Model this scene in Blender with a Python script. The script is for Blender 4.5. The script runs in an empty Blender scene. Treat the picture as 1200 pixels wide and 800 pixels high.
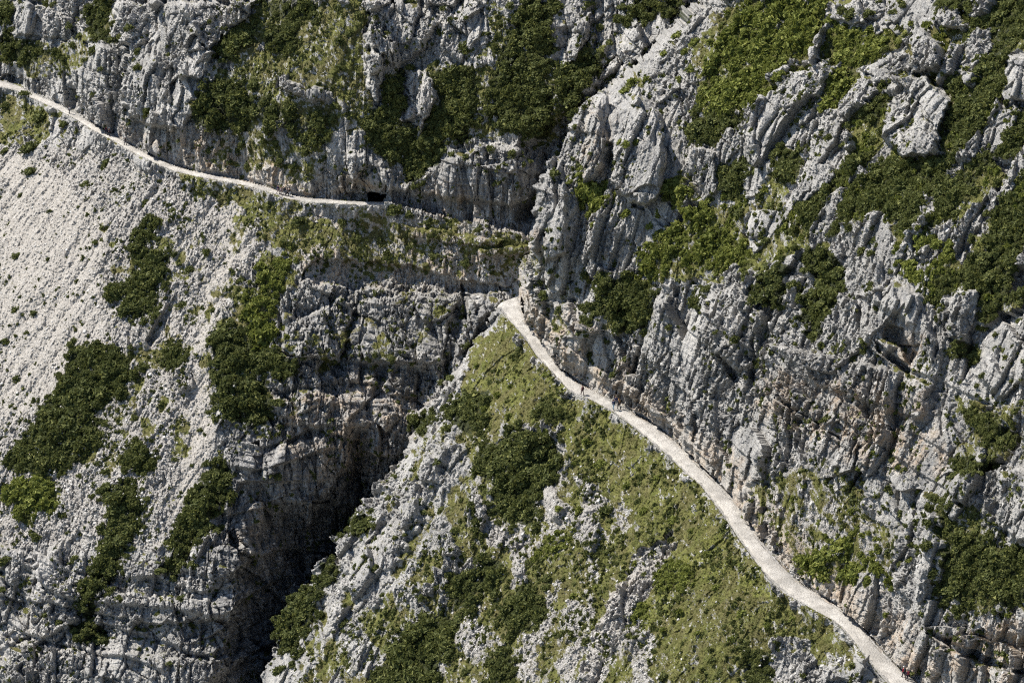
import bpy, math, random, time
import numpy as np
T0 = time.time()
rng = np.random.default_rng(7); random.seed(7)
F32 = np.float32
# ------------------------------------------------------------------ camera model (photo pixels 1200x800)
FPX = 4000.0; TH = math.radians(20.2); ST, CT = math.sin(TH), math.cos(TH)
HZ = -235.0                                   # both paths run level, 235 m below the viewpoint
def ray(x, y):
    a = (np.asarray(x, float) - 600) / FPX; b = (400 - np.asarray(y, float)) / FPX
    return np.stack(np.broadcast_arrays(a, CT + b * ST, -ST + b * CT), -1)
def on_level(x, y, z=HZ):
    r = ray(x, y); return r * (z / r[..., 2])[..., None]

# ------------------------------------------------------------------ numeric helpers
def hash3(i, j, k, s):
    h = (i.astype(np.uint32) * np.uint32(374761393) + j.astype(np.uint32) * np.uint32(668265263)
         + k.astype(np.uint32) * np.uint32(2147483647) + np.uint32(s) * np.uint32(3266489917))
    h = (h ^ (h >> np.uint32(13))) * np.uint32(1274126177)
    h = (h ^ (h >> np.uint32(16))) * np.uint32(2246822519)
    return h ^ (h >> np.uint32(13))
def r01(h): return (h & np.uint32(0xffffff)).astype(F32) / F32(0xffffff)
def perlin(P, scale, seed=0):
    q = P * (np.asarray(scale, F32) if np.ndim(scale) else F32(scale)); q = q.astype(F32)
    i0 = np.floor(q).astype(np.int32); f = q - i0
    u = f * f * f * (f * (f * 6 - 15) + 10); out = 0
    for a in (0, 1):
        for b in (0, 1):
            for c in (0, 1):
                h = hash3(i0[..., 0] + a, i0[..., 1] + b, i0[..., 2] + c, seed)
                gx = (h & np.uint32(1023)).astype(F32) / 511.5 - 1
                gy = ((h >> np.uint32(10)) & np.uint32(1023)).astype(F32) / 511.5 - 1
                gz = ((h >> np.uint32(20)) & np.uint32(1023)).astype(F32) / 511.5 - 1
                w = (u[..., 0] if a else 1 - u[..., 0]) * (u[..., 1] if b else 1 - u[..., 1]) * (u[..., 2] if c else 1 - u[..., 2])
                out = out + w * (gx * (f[..., 0] - a) + gy * (f[..., 1] - b) + gz * (f[..., 2] - c))
    return out * 1.3
def fbm(P, scale, n=3, seed=0):
    s = np.asarray(scale, float); o = 0; a = 1
    for k in range(n): o = o + a * perlin(P, s * 2.03 ** k, seed + 17 * k); a *= .5
    return o
def blocks(P, scale, seed=0, tilt=.8):
    """angular rock: every cell of a jittered lattice carries its own tilted facet; also returns the crack distance"""
    q = (P * np.asarray(scale, F32)).astype(F32); i0 = np.floor(q - F32(.5)).astype(np.int32)
    best = np.full(q.shape[:-1], 9., F32); sec = best.copy(); val = np.zeros_like(best)
    for a in (0, 1):
        for b in (0, 1):
            for c in (0, 1):
                ci, cj, ck = i0[..., 0] + a, i0[..., 1] + b, i0[..., 2] + c
                h = hash3(ci, cj, ck, seed); h2 = hash3(ck, ci, cj, seed + 5)
                dx = q[..., 0] - ci - .5 - ((h & np.uint32(255)).astype(F32) / 255 - .5) * F32(.8)
                dy = q[..., 1] - cj - .5 - (((h >> np.uint32(8)) & np.uint32(255)).astype(F32) / 255 - .5) * F32(.8)
                dz = q[..., 2] - ck - .5 - (((h >> np.uint32(16)) & np.uint32(255)).astype(F32) / 255 - .5) * F32(.8)
                d = dx * dx + dy * dy + dz * dz
                v = (((h2 & np.uint32(255)).astype(F32) / 255 - .5)
                     + F32(tilt) * (dx * (((h2 >> np.uint32(8)) & np.uint32(255)).astype(F32) / 127.5 - 1)
                                    + dy * (((h2 >> np.uint32(16)) & np.uint32(255)).astype(F32) / 127.5 - 1)
                                    + dz * (((h2 >> np.uint32(24)) & np.uint32(255)).astype(F32) / 127.5 - 1)))
                m = d < best
                sec = np.where(m, best, np.minimum(sec, d)); val = np.where(m, v, val); best = np.where(m, d, best)
    return val, np.sqrt(sec) - np.sqrt(best)
def sstep(a, b, x):
    t = np.clip((x - a) / (b - a), 0, 1); return t * t * (3 - 2 * t)
def sdf(poly, X, Y):
    """signed distance to a polygon, positive inside"""
    p = np.asarray(poly, float); q = np.roll(p, -1, 0); d = np.full(X.shape, 1e9); ins = np.zeros(X.shape, bool)
    for (x0, y0), (x1, y1) in zip(p, q):
        ex, ey = x1 - x0, y1 - y0; wx, wy = X - x0, Y - y0
        t = np.clip((wx * ex + wy * ey) / (ex * ex + ey * ey + 1e-9), 0, 1)
        d = np.minimum(d, (wx - ex * t) ** 2 + (wy - ey * t) ** 2)
        c = (y0 > Y) != (y1 > Y)
        if ey != 0: ins ^= c & (X < ex * (Y - y0) / ey + x0)
    return np.where(ins, 1, -1) * np.sqrt(d)
def line_signed(pts, X, Y):
    """distance to an open line; positive on its left-hand side going along it"""
    p = np.asarray(pts, float); best = np.full(X.shape, 1e18); sg = np.ones(X.shape)
    n = len(p) - 1
    for k in range(n):
        x0, y0 = p[k]; ex, ey = p[k + 1] - p[k]; wx, wy = X - x0, Y - y0
        t = (wx * ex + wy * ey) / (ex * ex + ey * ey)
        t = np.clip(t, -1e9 if k == 0 else 0, 1e9 if k == n - 1 else 1)
        d = (wx - ex * t) ** 2 + (wy - ey * t) ** 2; m = d < best
        best = np.where(m, d, best); sg = np.where(m, np.sign(ex * wy - ey * wx), sg)
    return sg * np.sqrt(best)

# ------------------------------------------------------------------ the grid of the mountainside
STEP = .9
def axis(lo, hi, out_lo, out_hi):
    c = list(np.arange(lo, hi, STEP)); s = STEP
    l = []; v = lo
    while v > out_lo: s *= 1.16; v -= s; l.append(v)
    r = []; v = c[-1]; s = STEP
    while v < out_hi: s *= 1.16; v += s; r.append(v)
    return np.array(l[::-1] + c + r)
xs = axis(-30, 1230, -900, 2100); ys = axis(-25, 825, -560, 1500)
X, Y = np.meshgrid(xs, ys); NY, NX = X.shape
def lerp_grid(G, gx, gy, x, y):
    ix = np.clip(np.searchsorted(gx, x) - 1, 0, len(gx) - 2); iy = np.clip(np.searchsorted(gy, y) - 1, 0, len(gy) - 2)
    fx = np.clip((x - gx[ix]) / (gx[ix + 1] - gx[ix]), 0, 1); fy = np.clip((y - gy[iy]) / (gy[iy + 1] - gy[iy]), 0, 1)
    if G.ndim == 3: fx, fy = fx[..., None], fy[..., None]
    return (G[iy, ix] * (1 - fx) + G[iy, ix + 1] * fx) * (1 - fy) + (G[iy + 1, ix] * (1 - fx) + G[iy + 1, ix + 1] * fx) * fy

# path edges, read off the photograph as pixels on the level plane
NEAR_OUT = [(583,356),(587,365),(603,382),(616,398),(630,419),(650,439),(667,458),(690,467),(714,480),(733,493),(758,513),(782,533),(803,554),(820,567),(835,587),(851,609),(866,632),(878,648),(898,675),(918,694),(945,709),(976,726),(989,739),(1009,763),(1033,793),(1065,825),(1150,900),(1300,1060)]
NEAR_IN = [(610,346),(611,362),(618,378),(633,395),(643,412),(657,432),(677,448),(696,458),(719,470),(743,484),(770,500),(800,524),(820,545),(838,563),(864,589),(876,608),(890,631),(915,661),(935,681),(962,698),(983,711),(1006,729),(1026,753),(1048,777),(1075,800),(1120,835),(1210,905),(1370,1060)]
FAR_MID = [(-500,-62),(-250,18),(-60,78),(0,98),(20,103),(38,112),(68,125),(88,136),(111,150),(135,163),(159,177),(182,188),(203,197),(230,204),(257,209),(287,214.5),(314,222),(338,230.5),(358,234),(400,237),(430,238),(452,238)]
FAR_W = [7,7,7,7,7,7.5,7.5,7,7.5,7,7,7,6,5.5,5,5,5.5,5,4.5,4,4,4]
FAR_OUT = [(x, y + w / 2) for (x, y), w in zip(FAR_MID, FAR_W)]
FAR_IN = [(x, y - w / 2) for (x, y), w in zip(FAR_MID, FAR_W)]
FAR_TAIL = [(520,252),(600,268),(660,276)]
def plan(pts): return on_level(*np.array(pts, float).T)[:, :2]

# hill bodies: height as a function of the plan distance from the path edge; each ray is marched to the hill once, coarsely
cx_ = np.arange(-920, 2130, 12.); cy_ = np.arange(-580, 1530, 8.); CX, CY = np.meshgrid(cx_, cy_); CR = ray(CX, CY)
def march(line, profile, lo, hi, n=60):
    L = plan(line); Ds = np.linspace(lo, hi, n); prev = None; D = np.full(CX.shape, hi); found = np.zeros(CX.shape, bool)
    for d in Ds:
        p = CR * d; w = line_signed(L, p[..., 0], p[..., 1]); g = p[..., 2] - profile(w, p)
        if prev is not None:
            m = (~found) & (g < 0); t = prev / (prev - g + 1e-9)
            D = np.where(m, d - (Ds[1] - Ds[0]) * (1 - np.clip(t, 0, 1)), D); found |= m
        prev = g
    return D
def prof(pts):
    px = np.array([a for a, b in pts]); pz = np.array([b for a, b in pts])
    def f(w, p):
        z = np.interp(w, px, pz)
        z = np.where(w > px[-1], pz[-1] + (w - px[-1]) * (pz[-1] - pz[-2]) / (px[-1] - px[-2]), z)
        return HZ + np.where(w < px[0], pz[0] + (w - px[0]) * (pz[1] - pz[0]) / (px[1] - px[0]), z)
    return f
tan = lambda d: math.tan(math.radians(d))
below_near = prof([(-400, -400 * tan(46)), (-30, -30 * tan(45)), (-6, -6 * tan(38)), (0, 0), (40, 400)])
above_near = prof([(-60, -900), (0, 0), (6, 24), (22, 58), (60, 106), (140, 185), (400, 420)])
below_far = prof([(-400, -400 * tan(44)), (-60, -60 * tan(42)), (0, 0), (40, 400)])
above_far = prof([(-60, -900), (0, 0), (4, 15), (14, 32), (60, 85), (400, 400)])
DnB = march(NEAR_OUT, below_near, 380, 900); DnA = march(NEAR_IN, above_near, 380, 900)
DfB = march(FAR_OUT + FAR_TAIL, below_far, 520, 1150); DfA = march(FAR_IN + FAR_TAIL, above_far, 520, 1150)
up = lambda G: lerp_grid(G, cx_, cy_, X, Y)
DnB, DnA, DfB, DfA = up(DnB), up(DnA), up(DfB), up(DfA)
Rz = -ST + (400 - Y) / FPX * CT
Dlev = np.clip(HZ / np.minimum(Rz, -1e-3), 0, 3000)
def yline(pts): a = np.array(pts); return np.interp(X, a[:, 0], a[:, 1])
# which part of the near body a pixel belongs to
NI = NEAR_IN; NO = [(-900, 2300), (230, 930), (312, 800), (583, 356)] + NEAR_OUT[1:]
sIn = line_signed([(610, -900)] + NI, X, Y)          # left side in image coords (y down)
sOut = line_signed(NEAR_OUT, X, Y)
EDGE_N = [(-300,1500),(230,930),(306,805),(320,768),(326,735),(346,700),(394,652),(414,612),(440,575),(470,536),(500,488),(520,458),(544,420),(560,396),(584,362),(598,352),(609,347),(609,330),(607,310),(620,296),(624,278),(626,262),(633,240),(637,214),(642,202),(660,170),(680,125),(738,84),(800,17),(850,-12),(1000,-160),(1300,-600),(2400,-700),(2400,1700),(-300,1700)]
PX = np.stack([X, Y, 0 * X], -1)
jag = fbm(PX, 1 / 14., 3, 91) * 7
SN = sdf(EDGE_N, X, Y) + jag * sstep(0, 30, np.abs(Y - 352))
NEAR = SN > 0
inA = line_signed(NI, X, Y) < 0            # right/above of the inner edge
inB = line_signed(NEAR_OUT, X, Y) > 0
inA &= ~((Y > 348) & (X < 609)); inA |= (Y < 347.5) & (X > 605)
onpathN = (~inA) & (~inB) & (X > 575) & (Y > 343)
Dn = np.where(inA & (X > 605), DnA, np.where(onpathN, Dlev, DnB))
FI = FAR_IN + FAR_TAIL; FO = FAR_OUT + FAR_TAIL
inFA = Y < yline(FI); onpathF = (~inFA) & (Y < yline(FO)) & (X < 450)
Df = np.where(inFA, DfA, np.where(onpathF, Dlev, DfB))
# --- the gorge: the far body falls back to the right of its rounded nose
E = [(470,150),(400,262),(352,330),(330,430),(300,520),(262,620),(250,720),(235,830),(150,1200)]
sE = -line_signed(E, X, Y); sE = np.where(sE > 0, sE, 0)
yl = np.interp(X, [380, 640], [262, 285])
rec = np.clip(sE - 6, 0, 400) * (.04 + .13 * sstep(490, 680, Y)) * sstep(0, 60, Y - yl)
rec = np.minimum(rec, 60) + np.clip(sE, 0, 60) * .03
Df = Df + rec
# stepped cliffs in the gorge
def bulge(D, poly, h, w=6., jagamp=3., seed=0):
    """a rock body (h > 0: stands h metres proud) or hollow (h < 0), its edge w pixels soft"""
    p = np.asarray(poly, float); x0, y0 = p.min(0) - 20; x1, y1 = p.max(0) + 20
    i0, i1 = np.searchsorted(ys, [y0, y1]); j0, j1 = np.searchsorted(xs, [x0, x1])
    if i1 <= i0 or j1 <= j0: return D
    s = sdf(poly, X[i0:i1, j0:j1], Y[i0:i1, j0:j1]) + jag[i0:i1, j0:j1] * jagamp / 7
    D[i0:i1, j0:j1] -= h * sstep(0, w, s) * (1 + .25 * (1 - np.exp(-np.maximum(s, 0) / (w * 2))))
    return D
FARB = [  # (polygon, metres proud, softness)
 ([(330,365),(350,372),(400,345),(418,360),(410,385),(400,425),(345,424),(330,410)], 5, 5),
 ([(420,352),(470,342),(500,348),(560,340),(590,352),(570,380),(545,415),(520,430),(480,432),(420,428),(405,400)], 3, 6),
 ([(545,350),(580,345),(590,360),(560,380),(548,372)], 3, 5),
 ([(440,425),(510,430),(520,455),(490,500),(430,470)], -3, 10),
 ([(405,500),(425,495),(445,520),(440,570),(420,600),(408,560)], -5, 16, 9),
 ([(540,330),(556,345),(545,385),(530,440),(515,440),(522,380)], -4, 6),
 ([(370,300),(480,310),(560,330),(600,335),(600,345),(500,345),(420,340),(350,330)], -2.5, 3),
 ([(560,290),(640,285),(640,300),(560,302)], 2, 3),
 ([(470,262),(590,280),(585,292),(480,280)], 1.6, 3),
 ([(290,470),(360,455),(430,470),(440,500),(415,520),(340,500)], 4, 10),
 ([(300,560),(330,520),(395,500),(420,540),(400,590),(330,600)], 3, 8),
 ([(300,590),(420,585),(440,560),(440,640),(400,670),(320,700),(270,700),(260,680)], -5, 26, 9),
 ([(170,640),(240,620),(300,640),(290,690),(230,700),(180,680)], 2, 8),
 ([(0,640),(60,650),(120,690),(200,700),(290,705),(300,725),(180,735),(100,720),(0,700)], 2.5, 4),
 ([(0,745),(120,765),(240,770),(330,760),(330,900),(0,900)], 3, 5),
 ([(15,0),(60,5),(85,25),(80,45),(60,47),(18,42)], 3, 4),
 ([(130,0),(225,0),(235,45),(250,60),(235,95),(205,95),(205,140),(225,150),(200,155),(160,150),(140,110),(145,60)], 5, 6),
 ([(205,0),(300,0),(290,25),(262,35),(245,62),(228,45)], 6, 5),
 ([(100,50),(140,55),(140,90),(110,85)], 2.5, 5),
 ([(322,85),(345,95),(385,108),(388,125),(365,120),(330,105)], 2.5, 4),
 ([(430,0),(500,0),(515,25),(500,60),(465,80),(450,72),(430,50)], 4, 6),
 ([(428,65),(452,60),(450,90),(443,125),(430,100)], 4, 5),
 ([(478,80),(500,78),(510,100),(512,118),(500,135),(496,150),(491,166),(486,150),(472,140),(476,120),(472,98)], 5, 4),
 ([(510,0),(560,0),(570,40),(540,80),(515,60)], 2.5, 8),
 ([(655,60),(672,25),(690,10),(690,40),(668,72),(655,78)], 4, 4),
 ([(730,30),(750,28),(760,60),(740,80),(728,60)], 3, 5),
 ([(400,175),(430,172),(470,212),(560,165),(640,168),(640,232),(600,245),(520,238),(445,226),(400,215)], 3.5, 10),
 ([(395,224),(420,226),(440,222),(449,229),(448,237),(395,236.5)], -1.6, 4),
 ([(432,226),(440,223),(447,226),(450,231),(450,238),(432,238)], -18, 1.2),
 ([(605,240),(640,232),(640,266),(600,262)], -2, 10),
 ([(600,170),(690,100),(750,50),(700,140),(650,200),(645,270),(600,262),(612,220)], -8, 20),
]
NEARB = [
 ([(640,235),(652,190),(690,120),(735,84),(790,95),(800,160),(780,240),(740,300),(680,330),(640,330),(622,290)], 1.6, 30),
 ([(712,140),(735,108),(752,108),(770,130),(778,180),(776,212),(768,236),(755,242),(735,238),(714,215)], 6, 5),
 ([(738,234),(752,238),(752,245),(738,243)], -2.5, 3),
 ([(686,140),(705,120),(712,160),(705,220),(688,215)], 3, 6),
 ([(640,205),(660,190),(672,230),(668,300),(640,310),(626,280)], 4, 6),
 ([(1050,95),(1090,92),(1117,120),(1105,150),(1103,185),(1062,190),(1038,165)], 5.5, 4),
 ([(1072,22),(1090,40),(1112,60),(1112,86),(1076,90),(1070,60)], 5, 4),
 ([(1182,68),(1200,60),(1230,60),(1230,112),(1182,118),(1178,90)], 4, 4),
 ([(970,0),(1012,0),(1018,30),(1000,30),(975,25)], 3, 4),
 ([(952,80),(965,35),(972,35),(960,82)], 3, 3),
 ([(1095,20),(1120,15),(1140,35),(1110,38)], 2.5, 3),
 ([(805,165),(842,178),(845,225),(830,232),(805,205)], 3, 5),
 ([(1110,350),(1130,335),(1148,340),(1145,365),(1135,395),(1110,400)], 3.5, 5),
 ([(1145,395),(1170,365),(1200,352),(1230,360),(1230,450),(1190,450),(1165,470),(1140,440)], 4, 8),
 ([(1045,378),(1065,385),(1080,420),(1072,440),(1055,410),(1040,400)], -4, 5),
 ([(1000,345),(1050,330),(1085,345),(1105,400),(1100,440),(1070,385),(1045,370)], 3, 8),
 ([(900,400),(960,410),(1060,430),(1100,450),(1090,500),(1020,480),(940,450)], 2.5, 10),
 ([(830,345),(870,330),(905,370),(900,430),(860,440),(825,400)], 3, 9),
 ([(1045,620),(1065,590),(1110,600),(1100,690),(1090,740),(1060,720),(1045,680)], 2, 14),
 ([(1170,555),(1200,545),(1230,550),(1230,630),(1185,640),(1165,600)], 4, 6),
 ([(1100,745),(1140,735),(1200,740),(1230,750),(1230,790),(1160,795),(1120,775)], -2, 14),
 ([(1000,775),(1020,765),(1010,800),(970,800),(975,780)], 2, 4),
 ([(405,690),(430,640),(520,522),(540,525),(500,600),(470,660),(440,715)], 1.2, 6), ([(752,640),(790,622),(765,690),(722,760),(692,806),(672,806),(702,740)], 1.2, 6),
 ([(690,565),(708,590),(702,640),(692,660),(680,620)], 1.2, 4), ([(847,411),(862,426),(868,445),(858,460),(852,432)], -3, 3), ([(1030,396),(1062,423),(1078,440),(1068,447),(1035,414)], -3, 3),
 ([(741,398),(747,396),(743,440),(736,440)], -2.2, 3), ([(912,462),(985,511),(984,516),(910,468)], -1.6, 2), ([(1095,733),(1160,768),(1230,795),(1230,804),(1150,778),(1090,742)], -2.6, 3),
 ([(880,395),(888,393),(884,450),(876,448)], -2.4, 4), ([(655,300),(660,298),(652,345),(646,343)], -2, 3), ([(820,470),(826,470),(824,520),(817,518)], -2, 3), ([(1010,520),(1016,522),(1000,580),(994,578)], -2, 4),
 ([(610,348),(618,362),(640,390),(670,428),(700,445),(745,470),(790,500),(840,548),(860,560),(845,545),(800,500),(750,455),(700,430),(670,400),(640,365),(622,340)], 1.4, 4),
]
ypath = np.interp(X, *np.array(NEAR_IN).T)
cap_x = np.searchsorted(xs, 770); base_c = Dn[:, cap_x:cap_x + 1] + np.maximum(770 - X, 0) * .17
tcap = sstep(10, 130, ypath - Y) * inA * (X < 770)
Dn = Dn * (1 - tcap) + np.minimum(Dn, base_c) * tcap
Dn0, Df0 = Dn.copy(), Df.copy()
for p, h, w, *jj in FARB: Df = bulge(Df, p, h, w, *(jj or [5.]))
for p, h, w in NEARB: Dn = bulge(Dn, p, h, w)
# rim of the near body turns away
rim = np.clip(16 - SN, 0, 16) * (~onpathN)
Dn = Dn + .010 * rim ** 2
# the far body tucks behind the near one
near_rim = np.clip(60 + SN, 0, 60) * sstep(480, 640, Y) * (X < 640)
Df = Df + .34 * near_rim
D0 = np.where(NEAR, Dn, Df)
R3 = ray(X, Y)
print('base', round(time.time() - T0, 1))

# ------------------------------------------------------------------ masks (pixel outlines of real surface kinds)
def soft(poly, w=8., n=10., seed=0):
    p = np.asarray(poly, float); x0, y0 = p.min(0) - 30; x1, y1 = p.max(0) + 30
    i0, i1 = np.searchsorted(ys, [y0, y1]); j0, j1 = np.searchsorted(xs, [x0, x1]); o = np.zeros(X.shape, F32)
    if i1 > i0 and j1 > j0:
        o[i0:i1, j0:j1] = sstep(-w, w, sdf(poly, X[i0:i1, j0:j1], Y[i0:i1, j0:j1]) + jag[i0:i1, j0:j1] * n / 7)
    return o
def mask(items, w=8., n=10.):
    o = np.zeros(X.shape, F32)
    for it in items:
        v, p = it; o = np.maximum(o, v * soft(p, w, n))
    return o
GRASS = [
 (.95, [(588,370),(603,384),(616,400),(640,430),(667,460),(690,468),(733,495),(782,535),(820,570),(851,612),(878,650),(918,696),(976,728),(1000,762),(960,775),(935,745),(900,760),(870,800),(790,820),(760,790),(775,740),(700,735),(690,700),(720,650),(740,610),(700,575),(665,560),(655,500),(600,505),(560,520),(545,500),(540,460),(548,420),(568,392)]),
 (.5, [(500,500),(600,500),(760,600),(800,700),(900,800),(420,840),(330,800),(400,680),(470,570)]),
 (.75, [(560,650),(620,640),(700,640),(690,700),(600,760),(560,740)]),
 (.7, [(0,0),(20,0),(20,45),(60,55),(100,30),(115,0),(140,0),(140,60),(95,80),(60,95),(0,75)]),
 (.8, [(0,104),(40,118),(70,132),(60,160),(25,168),(0,165)]),
 (.85, [(265,30),(300,0),(440,0),(432,60),(425,120),(395,150),(340,150),(300,160),(225,150),(235,110),(262,75)]),
 (.5, [(200,150),(310,150),(400,160),(400,200),(350,225),(280,205)]),
 (.85, [(200,201),(260,213),(330,232),(375,240),(380,275),(360,300),(330,300),(300,275),(275,245),(230,222)]),
 (.75, [(300,300),(345,285),(350,320),(335,350),(330,400),(300,420),(270,400),(270,350)]),
 (.56, [(370,240),(450,242),(540,258),(640,275),(630,300),(610,330),(540,320),(450,330),(380,320),(350,290)]),
 (.55, [(400,150),(430,60),(480,70),(560,80),(570,0),(660,0),(720,60),(700,110),(650,170),(540,175),(480,215),(430,180)]),
 (.85, [(805,60),(830,30),(860,0),(970,0),(965,60),(940,100),(880,130),(870,230),(830,235),(820,180),(800,160),(820,120)]),
 (.9, [(930,90),(990,20),(1050,40),(1200,0),(1230,0),(1230,400),(1150,390),(1090,350),(1040,300),(960,290),(900,320),(850,330),(790,330),(740,330),(760,280),(790,230),(860,240),(900,200),(920,140)]),
 (.6, [(1040,240),(1110,180),(1180,200),(1230,190),(1230,400),(1160,390),(1100,340),(1040,300)]),
 (.8, [(676,195),(712,190),(716,235),(690,258),(676,225)]),
 (.8, [(780,215),(800,205),(840,240),(830,300),(770,330),(755,300)]),
 (.7, [(690,330),(770,320),(770,390),(720,392),(690,375)]),
 (.55, [(880,560),(960,540),(1030,580),(1050,640),(1040,690),(960,690),(925,655),(885,615)]),
 (.7, [(1085,570),(1120,590),(1200,630),(1230,640),(1230,720),(1130,725),(1095,700),(1110,650)]),
 (.6, [(1120,470),(1230,470),(1230,560),(1170,540),(1120,560)]),
 (.8, [(5,580),(15,565),(50,560),(75,578),(60,603),(40,608),(15,597)]),
 (.6, [(620,296),(645,300),(650,325),(620,330)]),
 (.35, [(120,270),(300,240),(330,300),(260,400),(240,520),(150,560),(80,560),(60,480),(140,380)]),
 (.45, [(660,300),(700,300),(690,420),(640,380)]),
 (.4, [(300,420),(420,330),(600,300),(560,360),(480,440),(380,480),(300,500)]),
]
grass = mask(GRASS, 14, 16)
CRAGS = [p for p, h, w, *jj in FARB[15:26] + NEARB if h >= 2.5] + [
 [(805,160),(842,175),(845,235),(830,235),(800,200)], [(878,130),(925,115),(948,140),(935,175),(900,165),(880,170)], [(955,155),(985,145),(1010,170),(985,200),(965,200)],
 [(925,215),(968,210),(950,235),(920,245)], [(868,215),(905,172),(912,182),(885,238)], [(1010,80),(1065,50),(1072,80),(1020,112)], [(880,240),(930,255),(880,290),(870,280)],
 [(1130,250),(1180,210),(1187,222),(1142,280),(1130,312),(1118,290)], [(1160,185),(1200,180),(1200,200),(1170,205)], [(798,50),(815,100),(812,140),(798,150)],
 [(960,280),(1045,250),(1060,300),(1040,330),(990,330),(985,300)], [(405,690),(430,640),(520,522),(540,525),(500,600),(470,660),(440,715)], [(560,582),(582,612),(600,640),(572,640)], [(690,565),(708,590),(702,640),(692,660),(680,620)],
 [(752,640),(790,622),(765,690),(722,760),(692,806),(672,806),(702,740)], [(602,640),(624,622),(620,680),(602,690)], [(500,700),(530,642),(545,652),(520,692)], [(640,560),(668,600),(655,610),(636,590)],
 [(905,95),(925,70),(935,75),(920,105)], [(1000,115),(1030,100),(1038,112),(1010,135)], [(1150,0),(1175,0),(1165,25),(1140,22)], [(1095,270),(1125,255),(1122,275),(1100,290)], [(975,285),(1000,255),(1008,262),(990,300)], [(850,160),(866,150),(862,185),(852,190)], [(1180,330),(1200,318),(1200,335),(1186,345)],
 [(1085,225),(1105,235),(1090,262),(1075,268)], [(1133,85),(1150,92),(1145,100),(1130,98)]]
crag = np.zeros(X.shape, F32)
RB = np.stack([(X * .82 + Y * .57), (-X * .57 + Y * .82) * .28, 0 * X + 3], -1)                  # slanting rock ribs of the right-hand slope
ribs = sstep(.17, .32, fbm(RB, 1 / 46., 3, 66)) * soft([(820,-20),(700,150),(690,330),(900,320),(1040,300),(1230,400),(1500,400),(1500,-100)], 10, 10) * (1 - soft([(850,0),(970,0),(930,100),(880,130),(820,120)], 8, 10))
crag = np.maximum(crag, ribs * .92)
TRAIL = [(792,634),(793,640),(770,656),(750,673),(724,706),(708,745),(702,744),(717,700),(745,667),(768,650)]
grass = grass * (1 - soft(TRAIL, 2, 3))
for cp in CRAGS: crag = np.maximum(crag, soft(cp, 4, 9))
grass = grass * (1 - .9 * crag)
LIGHTG = mask([(1, [(830,60),(870,0),(975,0),(940,60),(900,60),(860,110),(830,120)]), (.9, [(780,215),(835,215),(840,290),(790,280)]), (.5, [(900,100),(1000,20),(1200,0),(1200,380),(900,330),(760,330)]),
               (1, [(835,590),(880,655),(920,700),(900,715),(850,680),(800,690),(740,760),(700,740),(760,650),(820,640)]),
               (.5, [(560,390),(640,430),(780,540),(800,640),(700,560),(600,500),(545,500)])], 14, 20)
scree = mask([(1, [(-200,130),(0,165),(100,175),(200,210),(270,225),(330,280),(290,330),(255,400),(255,520),(235,600),(180,650),(60,640),(-200,640)]),
              (.7, [(330,240),(450,240),(620,275),(600,340),(480,335),(380,330),(330,300)]),
              (.8, [(870,560),(960,540),(1040,600),(1050,680),(960,690),(900,640)]),
              (.7, [(560,500),(700,560),(820,700),(800,800),(500,800),(560,640)])], 12, 16)
fines = mask([(1, [(262,235),(285,240),(285,300),(262,340),(248,400),(255,440),(250,520),(235,600),(205,600),(215,520),(232,440),(228,400),(240,340),(265,300)]),
              (1, [(195,150),(230,150),(330,190),(350,232),(290,214),(230,202),(205,190)]),
              (.7, [(0,170),(60,200),(130,260),(120,400),(60,480),(0,500)])], 10, 14)
BANK = [(610,346),(618,378),(643,412),(677,448),(719,470),(770,500),(820,545),(864,589),(890,631),(935,681),(983,711),(1026,753),(1075,800),(1110,800),(1050,735),(990,675),(930,620),(885,560),(840,520),(790,480),(740,445),(690,415),(650,375),(625,335),(610,320)]
fines = np.maximum(fines, .75 * soft(BANK, 4, 6)); fines = np.maximum(fines, soft(TRAIL, 2, 3))
warm = mask([(.75, BANK), (.7, [(370,245),(640,275),(600,340),(470,335),(350,330)]), (.8, [(320,470),(430,440),(500,470),(450,560),(340,560)]), (1, [(215,165),(290,160),(350,205),(352,232),(300,216),(230,200)]), (.8, [(320,215),(400,222),(400,234),(345,232)]),
             (.9, [(395,205),(445,215),(450,228),(395,226)]), (.8, [(500,215),(560,220),(560,262),(500,250)]),
             (.9, [(1050,385),(1085,400),(1080,440),(1050,430)]), (.8, [(900,440),(1080,450),(1120,560),(1000,540),(880,480)]),
             (.9, [(1090,740),(1200,720),(1230,740),(1230,810),(1110,790)]), (.6, [(640,380),(700,420),(800,500),(900,600),(1060,760),(1080,740),(960,640),(860,530),(760,450),(660,350)]),
             (.5, [(250,600),(320,580),(340,640),(280,660)]), (.9, [(865,590),(900,590),(950,640),(930,660),(880,620)]),(.6, [(690,120),(712,150),(700,220),(680,200)]),
             (.6, [(130,140),(240,180),(250,205),(200,190)])], 12, 16)
cliff = mask([(1, [(607,340),(630,230),(680,120),(800,100),(840,240),(760,330),(850,340),(900,310),(1050,300),(1100,400),(1230,400),(1230,830),(1060,780),(900,640),(700,450)]),
              (1, [(130,0),(300,0),(260,70),(200,110),(240,140),(210,195),(0,92),(0,70),(60,90),(130,110),(140,60)]),
              (1, [(385,190),(430,170),(470,215),(540,165),(650,170),(640,272),(560,262),(450,232),(400,222)]),
              (1, [(325,365),(400,340),(600,330),(520,450),(440,600),(320,770),(0,830),(-100,650),(180,660),(240,600),(300,480)]),
              (.8, [(430,0),(520,0),(500,70),(430,130)]), (.9, [(690,100),(850,0),(700,0),(640,60)])], 14, 16)
cliff *= 1 - .65 * soft([(870,570),(960,530),(1040,590),(1048,680),(985,700),(925,655)], 14, 12)
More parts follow.
